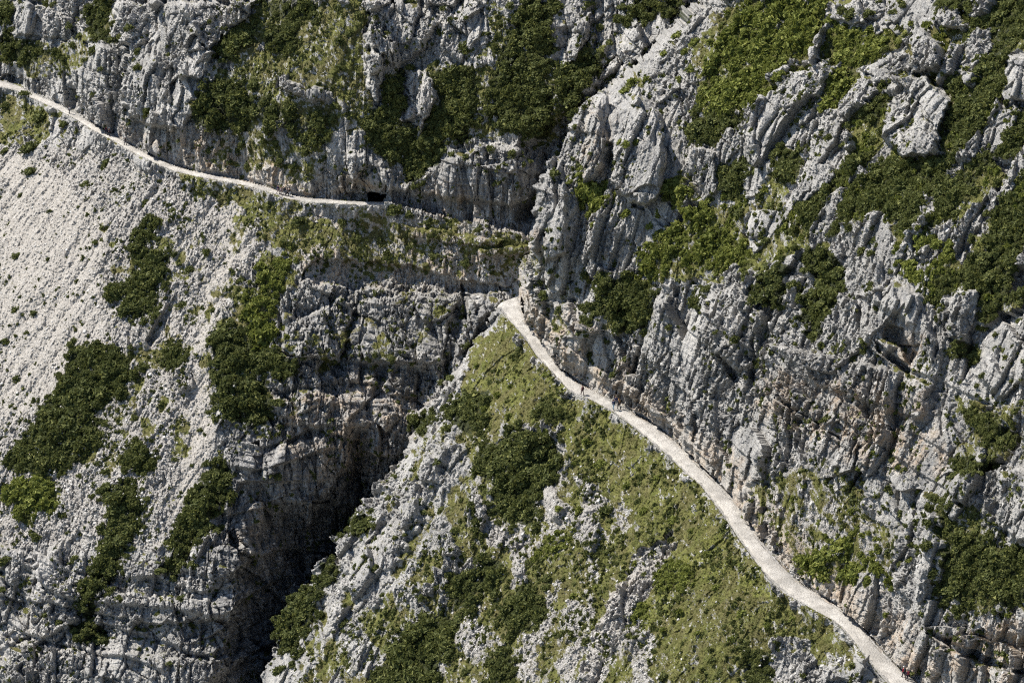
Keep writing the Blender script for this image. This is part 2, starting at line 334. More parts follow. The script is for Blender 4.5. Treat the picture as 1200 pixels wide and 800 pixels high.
cliff = np.maximum(cliff, .75 * scree * (1 - fines) * (~NEAR) * sstep(.12, .4, fbm(np.stack([X, Y * .8, 0 * X + 9], -1), 1 / 42., 3, 67)))
cliff *= 1 - .75 * soft([(380,245),(640,276),(630,310),(600,335),(540,325),(450,330),(370,320)], 10, 10)
cliff = np.maximum(np.maximum(cliff, .55 * (NEAR & inA)), crag)
pathm = onpathN & NEAR | onpathF & ~NEAR
dpath = np.minimum(np.where(NEAR, np.minimum(np.abs(line_signed(NI, X, Y)), np.abs(sOut)), 99), np.where(~NEAR, np.minimum(np.abs(Y - yline(FI)), np.abs(Y - yline(FO))) + 99 * (X > 455), 99))
amp = np.where(pathm, 0, sstep(0, 5, dpath)).astype(F32)
print('masks', round(time.time() - T0, 1))

# ------------------------------------------------------------------ relief
def gnormal(P):
    du = np.gradient(P, axis=1); dv = np.gradient(P, axis=0); n = np.cross(dv, du)
    n /= np.linalg.norm(n, axis=-1, keepdims=True) + 1e-9
    return np.where((n * R3).sum(-1, keepdims=True) > 0, -n, n)
def unitv(v): return v / (np.linalg.norm(v, axis=-1, keepdims=True) + 1e-9)
def blur(G, n):
    for _ in range(n):
        G = (G + np.roll(G, 1, 0) + np.roll(G, -1, 0) + np.roll(G, 1, 1) + np.roll(G, -1, 1)) / 5
    return G
Nn = gnormal(R3 * blur(Dn0, 20)[..., None]); Nf = gnormal(R3 * blur(Df0, 20)[..., None])
N = np.where(NEAR[..., None], Nn, Nf).astype(F32)
P = (R3 * D0[..., None]).astype(F32)
off = (NEAR * 300.).astype(F32)
Q = (R3 * np.where(NEAR, Dn0, Df0)[..., None]).astype(F32); Q[..., 1] *= np.where(NEAR, .45, .6).astype(F32); Q[..., 0] += off
ND = unitv(N * .38 - R3.astype(F32) * .62)
# warp so that strata and ribs wander
wv = np.stack([perlin(Q, 1 / 9., 3), perlin(Q, 1 / 9., 4), perlin(Q, 1 / 11., 5)], -1) * 1.0
W = Q + wv
V = W.copy(); V[..., 0] += W[..., 2] * np.where(NEAR, -.22, .06)                       # ribs lean a little
VS = np.array([1, 1, .33], F32)
A3 = lambda *a: np.array(a, F32)
A3 = lambda *a: np.array(a, F32)
big = perlin(Q * VS, 1 / 34., 10) * 4.5 + perlin(Q * VS, 1 / 19., 11) * 2.4
gul = np.minimum(np.abs(perlin(V * A3(1, 1, .24), 1 / 9., 14)) * 4, 1.) ** .7          # sharp long gullies between ribs
gul2 = np.minimum(np.abs(perlin(V * A3(1, 1, .2), 1 / 3.6, 15)) * 4, 1.) ** .7
b1, c1 = blocks(V * A3(1, 1, .30), 1 / 4.4, 21, 1.)
b2, c2 = blocks(V * A3(1, 1, .28), 1 / 1.7, 22, 1.1)
b3, c3 = blocks(W * A3(1, 1, .45), 1 / .74, 23, 1.1)
b4, c4 = blocks(W * A3(1, 1, .55), 1 / .42, 25, 1.1)
b0, c0 = blocks(V * A3(1, 1, .5), 1 / 11., 24, 1.4)
def columns(size, bed, seed, tilt):
    """bedded, vertically jointed limestone: every bed is cut into its own upright blocks"""
    k = np.floor((W[..., 2] + perlin(Q, 1 / (bed * 5), seed + 3) * bed * .9 + perlin(Q * A3(1, 1, .3), 1 / (size * 1.6), seed + 4) * bed * .7) / bed)
    C = V.copy(); C[..., 0] += k * 37.7; C[..., 1] += k * 11.3; C[..., 2] *= .10
    return blocks(C, 1 / size, seed, tilt)
kA, dA = columns(5.5, 15., 78, 1.5)
k1, d1 = columns(2.6, 9., 81, 1.3)
k2, d2 = columns(1.25, 6.5, 84, 1.3)
k3, d3 = columns(.62, 3.4, 87, 1.2)
# runnels down the fall line of the open slopes
cc = np.where(NEAR, P[..., 0] * .39 - P[..., 1] * .92, P[..., 0] * .74 - P[..., 1] * .67) + wv[..., 0] * 2.2
RN = np.stack([cc, P[..., 2] * .13, 0 * cc + 5], -1).astype(F32)
run1 = np.minimum(np.abs(perlin(RN, 1 / 6.5, 95)) * 3.5, 1.); run2 = np.minimum(np.abs(perlin(RN, 1 / 2.2, 96)) * 3.5, 1.)
fl = (1 - np.abs(perlin(V * A3(1, 1, .10), 1 / 1.0, 32)) * 2.6)
fine = perlin(W * A3(1, 1, .5), 1 / .40, 33)
rough = np.clip(.62 + 1.7 * perlin(Q * VS, 1 / 9., 34), .14, 1.25)                             # smooth slabs next to broken rock
st = (W[..., 2] + perlin(Q, 1 / 30., 41) * 5) / 4.6; fs = st - np.floor(st)
strata = (sstep(0, .12, fs) - fs) * (r01(hash3(np.floor(st).astype(np.int32), 0 * np.floor(st).astype(np.int32), 0 * np.floor(st).astype(np.int32), 9)) * 1.2 + .2)
st2 = (W[..., 2] + perlin(Q, 1 / 14., 42) * 2) / 1.25; fs2 = st2 - np.floor(st2); strata2 = sstep(0, .2, fs2) - fs2
darkgorge = mask([(.8, BANK), (1, [(325,300),(640,280),(600,340),(520,450),(440,600),(330,770),(0,830),(0,660),(200,660),(260,560),(310,440)]), (.7, [(385,190),(650,170),(640,272),(400,225)]), (.45, [(607,340),(700,330),(900,380),(1230,400),(1230,830),(1060,780),(900,640),(700,450)])], 20, 20)
hC = big + b0 * 2.4 + gul * .8 + b1 * .5 + kA * 1.9 + k1 * .95 + rough * (k2 * .8 + k3 * .55 + b3 * .3 + b4 * .24) + b4 * .08 - np.exp(-dA * 22) * .9 - np.exp(-d1 * 20) * .45 + darkgorge * (strata * 1.9 + strata2 * .5)
hM = big * .6 + b0 * 1.1 + gul * .6 + kA * .9 + k1 * .7 + run1 * .6 + rough * (k2 * .7 + k3 * .5 + b2 * .3 + b3 * .4 + b4 * .28) + strata * .5
hS = big * .4 + b0 * .35 + run1 * .8 + run2 * .3 + (1 - .85 * fines) * (b1 * .45 + b2 * .35 + b3 * .45 + b4 * .28 + fine * .15) + fines * b4 * .15
hG = big * .3 + b0 * .06 + run1 * .35 + run2 * .25 + b1 * .25 + b2 * .25 + b3 * .2 + fine * .15
h = hM + (hC - hM) * cliff
h = h + (hS - h) * scree * (1 - .6 * cliff)
gpatch = sstep(.30, .62, grass + fbm(Q, 1 / 5., 3, 51) * .55 - cliff * .12)
h = h + (hG - h) * gpatch * .8
h = np.where(pathm, -.12, h * amp)
P = P + ND * h[..., None]
print('relief', round(time.time() - T0, 1))
NS = gnormal(P.astype(np.float64)).astype(F32)                   # shaded normals
flat = sstep(.45, .8, NS[..., 2])

TH_ = [
 ([(0,0),(16,0),(18,42),(45,46),(60,60),(32,80),(18,74),(0,70)], 'dark pine scrub filling the top left corner of the slope', 'pine', .25),
 ([(22,0),(68,0),(66,9),(44,9)], 'short dark scrub strip above the small grey crag at top left', 'pine', .1),
 ([(102,0),(133,0),(132,26),(122,30),(137,50),(118,56),(106,42)], 'narrow dark scrub strip left of the big upper left crag', 'pine', .15),
 ([(245,68),(258,42),(280,26),(300,22),(298,45),(282,60),(262,74)], 'dark scrub patch right beneath the big upper left crag', 'pine', .05),
 ([(232,108),(250,88),(270,92),(298,112),(308,132),(290,150),(260,155),(225,148)], 'patchy dark scrub between two crags above the far path', 'pine', .35),
 ([(312,30),(350,25),(352,60),(330,66),(312,55)], 'dark scrub clump on the green upper gully near the top', 'pine', .1),
 ([(300,112),(340,118),(350,148),(315,155),(300,140)], 'loose green scrub patch above the far path, below a rock step', 'pine', .45),
 ([(300,0),(375,0),(378,30),(352,24),(312,24)], 'scrub at the top edge above the green gully', 'pine', .45),
 ([(340,150),(375,120),(398,140),(395,165),(360,175)], 'thin scrub right of the small grey outcrop above the far path', 'pine', .5),
 ([(425,135),(450,125),(448,105),(455,90),(475,74),(474,98),(476,120),(471,140),(486,152),(491,168),(498,152),(502,138),(514,119),(508,90),(520,80),(550,85),(558,100),(558,135),(550,155),(540,170),(520,165),(510,190),(496,200),(490,214),(475,212),(470,195),(450,180),(430,165)], 'large dark thicket wrapped around the small grey rock tower', 'pine', 0),
 ([(615,0),(648,0),(645,30),(645,60),(640,85),(650,120),(650,150),(640,162),(612,165),(590,150),(572,130),(575,100),(585,60),(600,35)], 'long dark thicket filling the upper central gully', 'pine', .12),
 ([(655,72),(700,60),(708,80),(690,95),(680,130),(665,138),(652,115)], 'small dark thicket in the shaded notch beside the light spur', 'pine', .05),
 ([(728,12),(745,0),(800,0),(798,26),(775,20),(758,30),(735,28)], 'dark scrub at the top edge left of the sunny slope', 'pine', .1),
 ([(850,32),(870,20),(880,0),(970,0),(968,25),(950,68),(928,70),(905,60),(880,80),(850,85),(832,98),(825,78),(840,55)], 'bright olive leafy slope at the top right of the gully', 'leaf', .15),
 ([(830,98),(855,88),(905,66),(940,74),(930,100),(905,110),(885,125),(872,130),(835,135),(815,110)], 'green leafy belt in the middle of the sunny slope', 'leaf', .15),
 ([(832,135),(875,128),(872,160),(885,175),(880,200),(875,225),(852,230),(842,215),(826,172),(806,165),(806,150)], 'dark lower tail of the sunny scrub slope right of the rock pillar', 'pine', .02),
 ([(945,90),(990,32),(1038,42),(1050,60),(1005,98),(985,120),(962,150),(946,148),(935,125),(945,110)], 'scrub band running down left of the two pale crags', 'leaf', .15),
 ([(1010,92),(1046,96),(1040,120),(1032,155),(1015,140),(1000,120)], 'small green scrub patch touching the left edge of the tall pale slab', 'pine', .2),
 ([(1080,8),(1100,0),(1210,0),(1210,38),(1190,42),(1180,90),(1150,92),(1142,80),(1122,90),(1115,66),(1138,38),(1118,14)], 'dark thicket in the top right corner above the pale crags', 'pine', .06),
 ([(1110,92),(1180,92),(1180,120),(1210,122),(1210,178),(1160,198),(1140,200),(1122,190),(1110,170),(1108,148),(1120,122)], 'dense dark thicket just right of the tall pale slab', 'pine', .05),
 ([(970,202),(1010,182),(1045,190),(1095,188),(1150,202),(1140,230),(1110,252),(1090,272),(1052,272),(1030,250),(1018,242),(1002,268),(966,280),(942,262),(936,240),(950,225),(970,215)], 'wide dark thicket below the tall pale slab', 'pine', .03),
 ([(920,170),(955,165),(960,190),(945,210),(925,225),(915,204),(905,190)], 'dark round thicket between two pale rock ribs in the upper right', 'pine', .08),
 ([(1165,262),(1176,215),(1210,190),(1210,345),(1180,350),(1166,380),(1150,375),(1150,345),(1136,332),(1150,300)], 'large dark thicket at the right edge above the pale pinnacle', 'pine', .08),
 ([(1045,285),(1075,278),(1115,285),(1120,300),(1100,320),(1086,325),(1066,338),(1060,320),(1046,300)], 'oval green thicket on the cliff brow right of centre', 'leaf', .1),
 ([(1093,345),(1112,325),(1140,308),(1148,330),(1120,338),(1108,362),(1096,358)], 'narrow scrub strip beside the pale pinnacle on the right', 'pine', .1),
 ([(945,262),(1025,255),(1010,275),(985,280),(965,287),(950,278)], 'small dark scrub on the cliff brow under the wide thicket', 'pine', .1),
 ([(885,340),(910,315),(935,308),(930,330),(925,355),(905,362),(888,357)], 'dark leaning thicket on the brow above the grey cliff', 'pine', .05),
 ([(942,300),(955,290),(985,300),(990,330),(985,350),(972,360),(968,395),(958,402),(945,395),(938,370),(945,345),(955,330)], 'tall hanging thicket in the groove above the grey cliff', 'pine', .1),
 ([(735,326),(750,310),(760,290),(775,270),(800,262),(800,300),(770,328)], 'upper sunny scrub above the light ribbed cliff', 'leaf', .15),
 ([(800,300),(806,280),(845,272),(880,290),(890,302),(882,315),(850,320),(815,312)], 'rounded green thicket on the ledge above the grey cliff', 'leaf', .1),
 ([(690,362),(702,340),(722,330),(752,326),(768,332),(766,370),(750,386),(722,388),(716,370),(696,372)], 'dark round thicket perched above the near path', 'pine', .05),
 ([(778,215),(800,208),(835,235),(835,268),(800,262),(778,250)], 'bright green shrub bank at the foot of the rock pillar', 'leaf', .15),
 ([(807,348),(830,340),(845,346),(826,368),(812,362)], 'small hanging bush cluster at the top of the grey cliff', 'pine', .1),
 ([(676,200),(700,195),(712,205),(713,238),(692,256),(680,225)], 'green scrub in the cleft left of the rock pillar', 'leaf', .25),
 ([(698,142),(714,142),(713,180),(700,168)], 'small olive scrub beside the top of the rock pillar', 'leaf', .15),
 ([(680,317),(700,310),(715,318),(715,330),(700,335),(685,328)], 'low bush row on the light ribbed cliff', 'pine', .1),
 ([(150,284),(165,262),(182,260),(185,276),(176,292),(195,302),(200,320),(186,336),(186,368),(156,377),(140,370),(140,352),(128,346),(132,336),(158,334),(165,310),(156,298)], 'dark ragged thicket on the scree under the far path', 'pine', .05),
 ([(80,425),(86,410),(120,405),(145,410),(158,420),(150,445),(150,465),(125,475),(115,485),(118,500),(110,525),(100,545),(80,550),(50,558),(20,555),(8,546),(15,530),(40,500),(50,470),(75,445)], 'biggest dark thicket on the pale scree slope at left', 'pine', 0),
 ([(245,402),(260,385),(280,385),(285,400),(300,405),(325,415),(345,425),(350,440),(330,445),(310,440),(310,455),(320,485),(325,492),(310,500),(290,505),(280,495),(260,490),(250,470),(258,440),(250,420)], 'dark thicket right of the pale gully, left of the square cliff block', 'pine', .03),
 ([(280,345),(300,338),(318,305),(338,292),(340,320),(335,345),(325,370),(328,400),(312,412),(292,400),(286,372)], 'loose green scrub above the dark thicket by the square cliff block', 'leaf', .5),
 ([(250,545),(265,542),(272,555),(268,580),(255,600),(246,625),(225,640),(212,665),(203,677),(192,668),(200,650),(208,620),(212,600),(225,580),(240,555)], 'long dark thicket strip on the brink of the gorge', 'pine', 0),
 ([(130,577),(140,563),(160,568),(168,590),(165,620),(150,640),(141,655),(135,680),(118,700),(110,725),(97,727),(92,710),(100,690),(110,665),(125,640),(133,610),(125,595)], 'long snaking dark thicket in the lower left scree', 'pine', 0),
 ([(145,535),(160,520),(185,530),(183,550),(165,558),(148,550)], 'round dark thicket at the head of the long snaking one', 'pine', 0),
 ([(88,737),(100,730),(120,735),(135,750),(128,760),(110,755),(90,755)], 'small thicket on the ledge under the long snaking one', 'pine', .05),
 ([(190,412),(215,402),(222,420),(210,432),(190,426)], 'small dark thicket right of the biggest scree thicket', 'pine', .05),
 ([(8,585),(18,566),(50,562),(70,578),(60,598),(40,606),(16,594)], 'lighter green scrub just below the biggest scree thicket', 'leaf', .3),
 ([(322,757),(326,732),(345,702),(370,682),(395,657),(402,672),(386,695),(373,715),(363,740),(345,765),(330,768)], 'dark thicket strip along the rim of the dark gorge', 'pine', 0),
 ([(402,628),(412,612),(430,602),(444,610),(440,625),(420,634)], 'small thicket on the spur rim above the dark gorge', 'pine', .05),
 ([(555,540),(570,522),(600,517),(640,502),(655,520),(660,550),(650,575),(632,600),(625,615),(605,618),(585,605),(580,570),(560,555)], 'largest dark thicket in the middle of the near spur', 'pine', 0),
 ([(556,602),(574,592),(582,615),(580,630),(565,635),(556,620)], 'dark bushes hanging under the largest spur thicket', 'pine', 0),
 ([(520,472),(545,466),(575,455),(575,475),(566,500),(555,515),(535,502),(525,490)], 'dark thicket on the upper left flank of the near spur', 'pine', .12),
 ([(480,492),(510,482),(515,490),(495,505),(480,505)], 'small thicket on the upper rim of the near spur', 'pine', .05),
 ([(628,482),(640,470),(656,478),(670,486),(660,495),(640,498),(630,492)], 'bushy patch below the walkers on the near spur', 'pine', .1),
 ([(530,682),(546,675),(570,655),(590,660),(597,680),(580,695),(560,698),(555,710),(536,712),(530,700)], 'dark thicket in the lower middle of the near spur', 'pine', .05),
 ([(590,712),(610,685),(630,690),(642,715),(640,725),(615,738),(596,735)], 'round thicket right of the lower middle one on the spur', 'pine', .05),
 ([(438,800),(450,780),(470,750),(500,727),(530,722),(540,740),(535,760),(520,778),(510,808),(440,810)], 'large dark thicket at the bottom edge of the near spur', 'pine', .03),
 ([(622,655),(650,630),(675,622),(672,636),(650,652),(635,660)], 'slanting olive thicket in the middle of the near spur', 'leaf', .15),
 ([(765,678),(788,655),(812,665),(810,685),(785,692),(768,690)], 'olive thicket in the grass left of the near path', 'leaf', .1),
 ([(715,722),(738,700),(760,710),(755,735),(726,740)], 'thicket in the grass at the lower end of the near spur', 'leaf', .15),
 ([(572,775),(598,760),(612,788),(600,806),(578,806)], 'small dark thicket at the bottom edge, centre', 'pine', .1),
 ([(868,780),(888,762),(905,775),(906,806),(878,806)], 'dark bush cluster in the grass at the bottom, left of the path', 'pine', .1),
 ([(1090,580),(1100,590),(1118,600),(1115,620),(1130,625),(1160,635),(1176,642),(1188,628),(1210,640),(1210,700),(1180,710),(1150,700),(1140,720),(1130,715),(1124,700),(1106,710),(1100,690),(1112,670),(1106,650),(1115,640)], 'large dark thicket at the right edge above the near path', 'pine', .05),
 ([(932,657),(946,648),(970,642),(985,632),(1030,628),(1038,650),(1034,680),(1010,685),(985,675),(960,680)], 'low loose scrub on the rubble beside the near path', 'leaf', .6),
 ([(1125,482),(1155,485),(1180,500),(1192,512),(1176,526),(1155,520),(1145,502)], 'slanting dark thicket in the cliff at the right edge', 'pine', .15),
 ([(1112,410),(1120,398),(1135,402),(1150,405),(1152,418),(1140,425),(1116,420)], 'small round thicket at the foot of the pale pinnacle', 'pine', .05),
 ([(1115,535),(1160,538),(1166,553),(1140,560),(1120,552)], 'small thicket strip on the rocks at the right edge', 'pine', .25),
]
dark_streak = mask([(1, [(270,480),(330,430),(420,430),(500,430),(470,520),(430,600),(320,770),(230,800),(200,720),(250,640)]), (.8, [(345,365),(600,335),(560,400),(500,440),(400,430)]), (.9, [(470,215),(560,170),(650,180),(640,270),(500,245)]), (.35, [(700,450),(900,400),(1100,450),(1200,700),(1000,700)])], 14, 18)
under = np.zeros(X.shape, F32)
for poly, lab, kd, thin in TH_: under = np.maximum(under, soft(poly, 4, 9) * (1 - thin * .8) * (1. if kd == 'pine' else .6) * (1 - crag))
# cover weights
gw = np.clip(gpatch * (.55 + .5 * fbm(Q, 1 / 1.3, 2, 52)) + flat * grass * .5, 0, 1)
ledge = sstep(.66, .9, blur(NS[..., 2], 2)) * sstep(-.1, .35, fbm(Q, 1 / 7., 2, 53)) * (1 - .8 * fines) * .8
gw = np.where(pathm, 0, np.maximum(gw, ledge))

# ------------------------------------------------------------------ materials
def new_mat(name):
    m = bpy.data.materials.new(name); m.use_nodes = True; nt = m.node_tree; nt.nodes.clear()
    out = nt.nodes.new('ShaderNodeOutputMaterial'); b = nt.nodes.new('ShaderNodeBsdfPrincipled')
    nt.links.new(b.outputs[0], out.inputs[0]); b.inputs['Roughness'].default_value = .9; b.inputs['Specular IOR Level'].default_value = .2
    return m, nt, b
class NT:
    def __init__(s, nt): s.nt = nt; s.co = nt.nodes.new('ShaderNodeTexCoord').outputs['Object']
    def val(s, v, sock):
        if hasattr(v, 'is_linked'): s.nt.links.new(v, sock)
        else:
            try: sock.default_value = v
            except Exception: sock.default_value = (*v, 1)
    def noise(s, scale, det=3, stretch=None, rough=.6):
        n = s.nt.nodes.new('ShaderNodeTexNoise'); n.inputs['Scale'].default_value = scale; n.inputs['Detail'].default_value = det; n.inputs['Roughness'].default_value = rough
        if stretch:
            m = s.nt.nodes.new('ShaderNodeMapping'); m.inputs['Scale'].default_value = stretch
            s.nt.links.new(s.co, m.inputs[0]); s.nt.links.new(m.outputs[0], n.inputs['Vector'])
        else: s.nt.links.new(s.co, n.inputs['Vector'])
        return n.outputs['Fac']
    def voro(s, scale, feature='F1', out='Distance'):
        n = s.nt.nodes.new('ShaderNodeTexVoronoi'); n.inputs['Scale'].default_value = scale; n.feature = feature
        s.nt.links.new(s.co, n.inputs['Vector']); return n.outputs[out]
    def attr(s, name):
        n = s.nt.nodes.new('ShaderNodeAttribute'); n.attribute_name = name; return n.outputs['Fac']
    def math(s, op, a, b=0., c=0., clamp=False):
        n = s.nt.nodes.new('ShaderNodeMath'); n.operation = op; n.use_clamp = clamp
        for i, v in enumerate((a, b, c)): s.val(v, n.inputs[i])
        return n.outputs[0]
    def ramp(s, f, lo, hi):
        n = s.nt.nodes.new('ShaderNodeMapRange'); n.interpolation_type = 'SMOOTHSTEP'; s.val(f, n.inputs[0]); n.inputs[1].default_value = lo; n.inputs[2].default_value = hi
        return n.outputs[0]
    def mix(s, f, a, b, mode='MIX'):
        n = s.nt.nodes.new('ShaderNodeMix'); n.data_type = 'RGBA'; n.blend_type = mode
        s.val(f, n.inputs[0]); s.val(a, n.inputs[6]); s.val(b, n.inputs[7]); return n.outputs[2]
    def bump(s, b, h, dist, strength=1.):
        n = s.nt.nodes.new('ShaderNodeBump'); n.inputs['Strength'].default_value = strength; n.inputs['Distance'].default_value = dist
        s.nt.links.new(h, n.inputs['Height']); s.nt.links.new(n.outputs[0], b.inputs['Normal'])
def rock_colour(t):
    base = t.mix(t.ramp(t.noise(.11, 5), .35, .68), (.38, .365, .335), (.57, .545, .50))
    base = t.mix(t.math('MULTIPLY', t.ramp(t.noise(1.1, 6, (1, .5, .16), .7), .48, .64), .75), base, (.17, .17, .175))       # grey weathering streaks
    base = t.mix(t.math('MULTIPLY', t.ramp(t.noise(2.2, 4), .52, .7), .5), base, (.66, .635, .59))
    return base
mT, nt, bs = new_mat('limestone_mountainside'); t = NT(nt)
c = rock_colour(t)
c = t.mix(t.math('MULTIPLY', t.attr('scree'), .65), c, t.mix(t.ramp(t.noise(1.7, 5), .35, .65), (.36, .325, .28), (.58, .535, .48)))
c = t.mix(t.math('MULTIPLY', t.attr('fines'), .8), c, t.mix(t.ramp(t.noise(1.2, 5), .4, .65), (.58, .535, .47), (.47, .43, .37)))
c = t.mix(t.math('MULTIPLY', t.attr('warm'), t.math('MULTIPLY', t.ramp(t.noise(.35, 5, (1, 1, .5)), .42, .60), .8)), c, t.mix(t.ramp(t.noise(.8, 4), .4, .65), (.58, .47, .35), (.46, .31, .18)))
c = t.mix(t.math('MULTIPLY', t.attr('dark_streak'), t.math('MULTIPLY', t.ramp(t.noise(.55, 6, (1, .6, .18), .7), .42, .60), .8)), c, (.12, .12, .122))            # near-black upright streaks, strongest on the gorge walls
spots = t.math('MULTIPLY', t.ramp(t.noise(1.3, 6, None, .75), .60, .72), .65)
c = t.mix(t.math('MULTIPLY', t.ramp(t.noise(2.6, 6, (1, .5, .10), .8), .55, .66), .6), c, (.16, .155, .145))
c = t.mix(spots, c, (.13, .125, .095))                                                                                # lichen and soil in the cracks
gf = t.math('ADD', t.attr('grass'), t.math('MULTIPLY', t.math('SUBTRACT', t.noise(1.6, 6, None, .75), .5), 1.1))
gcol = t.mix(t.ramp(t.noise(.5, 5), .35, .65), (.115, .128, .030), (.200, .198, .056))
gcol = t.mix(t.attr('lightgrass'), gcol, t.mix(t.ramp(t.noise(.45, 4), .4, .6), (.155, .175, .034), (.22, .225, .055)))
gcol = t.mix(t.ramp(t.noise(2.5, 4), .55, .72), gcol, (.20, .165, .085))
gcol = t.mix(t.math('MULTIPLY', t.ramp(t.noise(.22, 5), .42, .60), .6), gcol, (.155, .128, .060))
c = t.mix(t.ramp(gf, .38, .56), c, gcol)
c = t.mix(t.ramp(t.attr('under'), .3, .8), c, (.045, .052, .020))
nt.links.new(c, bs.inputs['Base Color'])
hb = t.math('ADD', t.noise(1.7, 8, (1, .5, .3), .75), t.math('MULTIPLY', t.noise(4.5, 4), .4))
t.bump(bs, hb, 1.3, 1.)

def mesh_from(name, verts, faces4=None, faces3=None, mat=None, smooth=False, parent=None, attrs=None):
    me = bpy.data.meshes.new(name); v = np.ascontiguousarray(verts, F32)
    idx = []; sizes = []
    if faces4 is not None and len(faces4): idx.append(np.asarray(faces4, np.int32).ravel()); sizes.append(np.full(len(faces4), 4))
    if faces3 is not None and len(faces3): idx.append(np.asarray(faces3, np.int32).ravel()); sizes.append(np.full(len(faces3), 3))
    idx = np.concatenate(idx); sizes = np.concatenate(sizes)
    me.vertices.add(len(v)); me.vertices.foreach_set('co', v.ravel())
    me.loops.add(len(idx)); me.loops.foreach_set('vertex_index', idx)
    me.polygons.add(len(sizes)); me.polygons.foreach_set('loop_start', (np.cumsum(sizes) - sizes).astype(np.int32))
    me.polygons.foreach_set('use_smooth', np.full(len(sizes), smooth))
    me.update(calc_edges=True)
    for k, a in (attrs or {}).items():
        at = me.attributes.new(k, 'FLOAT', 'POINT'); at.data.foreach_set('value', np.ascontiguousarray(a, F32).ravel())
    if mat: me.materials.append(mat)
    o = bpy.data.objects.new(name, me); bpy.context.scene.collection.objects.link(o)
    if parent: o.parent = parent
    return o
def tag(o, label=None, cat=None, group=None, kind=None):
    if label: o['label'] = label
    if cat: o['category'] = cat
    if group: o['group'] = group
    if kind: o['kind'] = kind
    return o
iy, ix = np.mgrid[0:NY - 1, 0:NX - 1]; a = iy * NX + ix
quads = np.stack([a, a + NX, a + NX + 1, a + 1], -1).reshape(-1, 4)
tag(mesh_from('mountainside', P.reshape(-1, 3), quads, None, mT, False, None,
    dict(grass=gw, scree=scree, fines=fines, warm=warm, lightgrass=LIGHTG, under=under, dark_streak=dark_streak)), kind='structure')
print('terrain', round(time.time() - T0, 1), NX * NY)
def surf(x, y): return lerp_grid(P, xs, ys, np.asarray(x, float), np.asarray(y, float))
NB = blur(N.astype(F32), 3)
def norm_at(x, y):
    n = lerp_grid(NB, xs, ys, np.asarray(x, float), np.asarray(y, float)); return n / np.linalg.norm(n, axis=-1, keepdims=True)

# ------------------------------------------------------------------ the two gravel paths
mP, nt, bs = new_mat('pale_path_gravel'); t = NT(nt)
c = t.mix(t.ramp(t.noise(.5, 5), .35, .65), (.41, .385, .345), (.54, .51, .46))
c = t.mix(t.math('MULTIPLY', t.ramp(t.noise(2.2, 6, None, .8), .54, .68), .55), c, (.24, .22, .19))
c = t.mix(t.math('MULTIPLY', t.ramp(t.noise(.18, 4), .45, .6), .45), c, (.24, .225, .20))
c = t.mix(t.ramp(t.voro(4.), .0, .25), t.mix(.5, c, (.52, .50, .47)), c)
nt.links.new(c, bs.inputs['Base Color']); t.bump(bs, t.noise(2.6, 7, None, .75), .6, 1.)
def densify(pts, step):
    p = np.array(pts, float); d = np.r_[0, np.cumsum(np.linalg.norm(np.diff(p, axis=0), axis=1))]
    s = np.arange(0, d[-1], step); return np.stack([np.interp(s, d, p[:, 0]), np.interp(s, d, p[:, 1])], 1), s / d[-1]
def path_mesh(name, A, B, label):
    A = plan(A); B = plan(B)
    n = 900; tt = np.linspace(0, 1, n)
    def rs(L):
        k = np.linspace(0, 1, len(L)); q = np.stack([np.interp(tt, k, L[:, 0]), np.interp(tt, k, L[:, 1])], 1)
        for _ in range(6): q[1:-1] = (q[:-2] + q[2:] + q[1:-1] * 2) / 4
        return q
    A, B = rs(A), rs(B); A, B = A + (B - A) * .06, B - (B - A) * .03; m = 12; rows = []
    for j in range(m):
        w = j / (m - 1); q = A * (1 - w) + B * w
        p3 = np.c_[q, np.full(n, HZ)].astype(F32)
        p3[:, 2] += perlin(p3, 1 / 1.1, 61) * .10 + perlin(p3, 1 / 4., 62) * .15 + .05 - .35 * abs(2 * w - 1) ** 6
        d = (B - A) / (np.linalg.norm(B - A, axis=1, keepdims=True) + 1e-6)
        if j in (0, m - 1): p3[:, :2] += d * (perlin(p3, 1 / .9, 63) * 1.3 + perlin(p3, 1 / 5., 64) * 1.1)[:, None]
        rows.append(p3)
    Vv = np.array(rows); iy, ix = np.mgrid[0:m - 1, 0:n - 1]; a = iy * n + ix
    o = mesh_from(name, Vv.reshape(-1, 3), np.stack([a, a + 1, a + n + 1, a + n], -1).reshape(-1, 4), None, mP, True)
    return tag(o, label, None, None, 'structure')
path_mesh('path', NEAR_OUT, NEAR_IN, 'pale gravel mule path curving round the steep near spur')
path_mesh('path', FAR_OUT, FAR_IN, 'thin pale gravel path crossing the far slope to a tunnel')
print('paths', round(time.time() - T0, 1))

# ------------------------------------------------------------------ shrubs
def mat_foliage(name, dark, lite, yel):
    m, nt, b = new_mat(name); t = NT(nt)
    g = nt.nodes.new('ShaderNodeNewGeometry').outputs['Random Per Island']
    oi = nt.nodes.new('ShaderNodeObjectInfo').outputs['Random']
    c = t.mix(g, dark, lite)
    c = t.mix(t.math('MULTIPLY', t.ramp(g, .82, .95), .6), c, yel)
    c = t.mix(t.math('MULTIPLY', oi, .35), c, lite)
    nt.links.new(c, b.inputs['Base Color']); b.inputs['Roughness'].default_value = .7
    tr = nt.nodes.new('ShaderNodeBsdfTranslucent'); mx = nt.nodes.new('ShaderNodeMixShader'); mx.inputs[0].default_value = .3
    nt.links.new(c, tr.inputs[0]); nt.links.new(b.outputs[0], mx.inputs[1]); nt.links.new(tr.outputs[0], mx.inputs[2])
    nt.links.new(mx.outputs[0], next(n for n in nt.nodes if n.type == 'OUTPUT_MATERIAL').inputs[0])
    return m
mPine = mat_foliage('dwarf_pine_foliage', (.052, .064, .020), (.135, .148, .042), (.26, .25, .07))
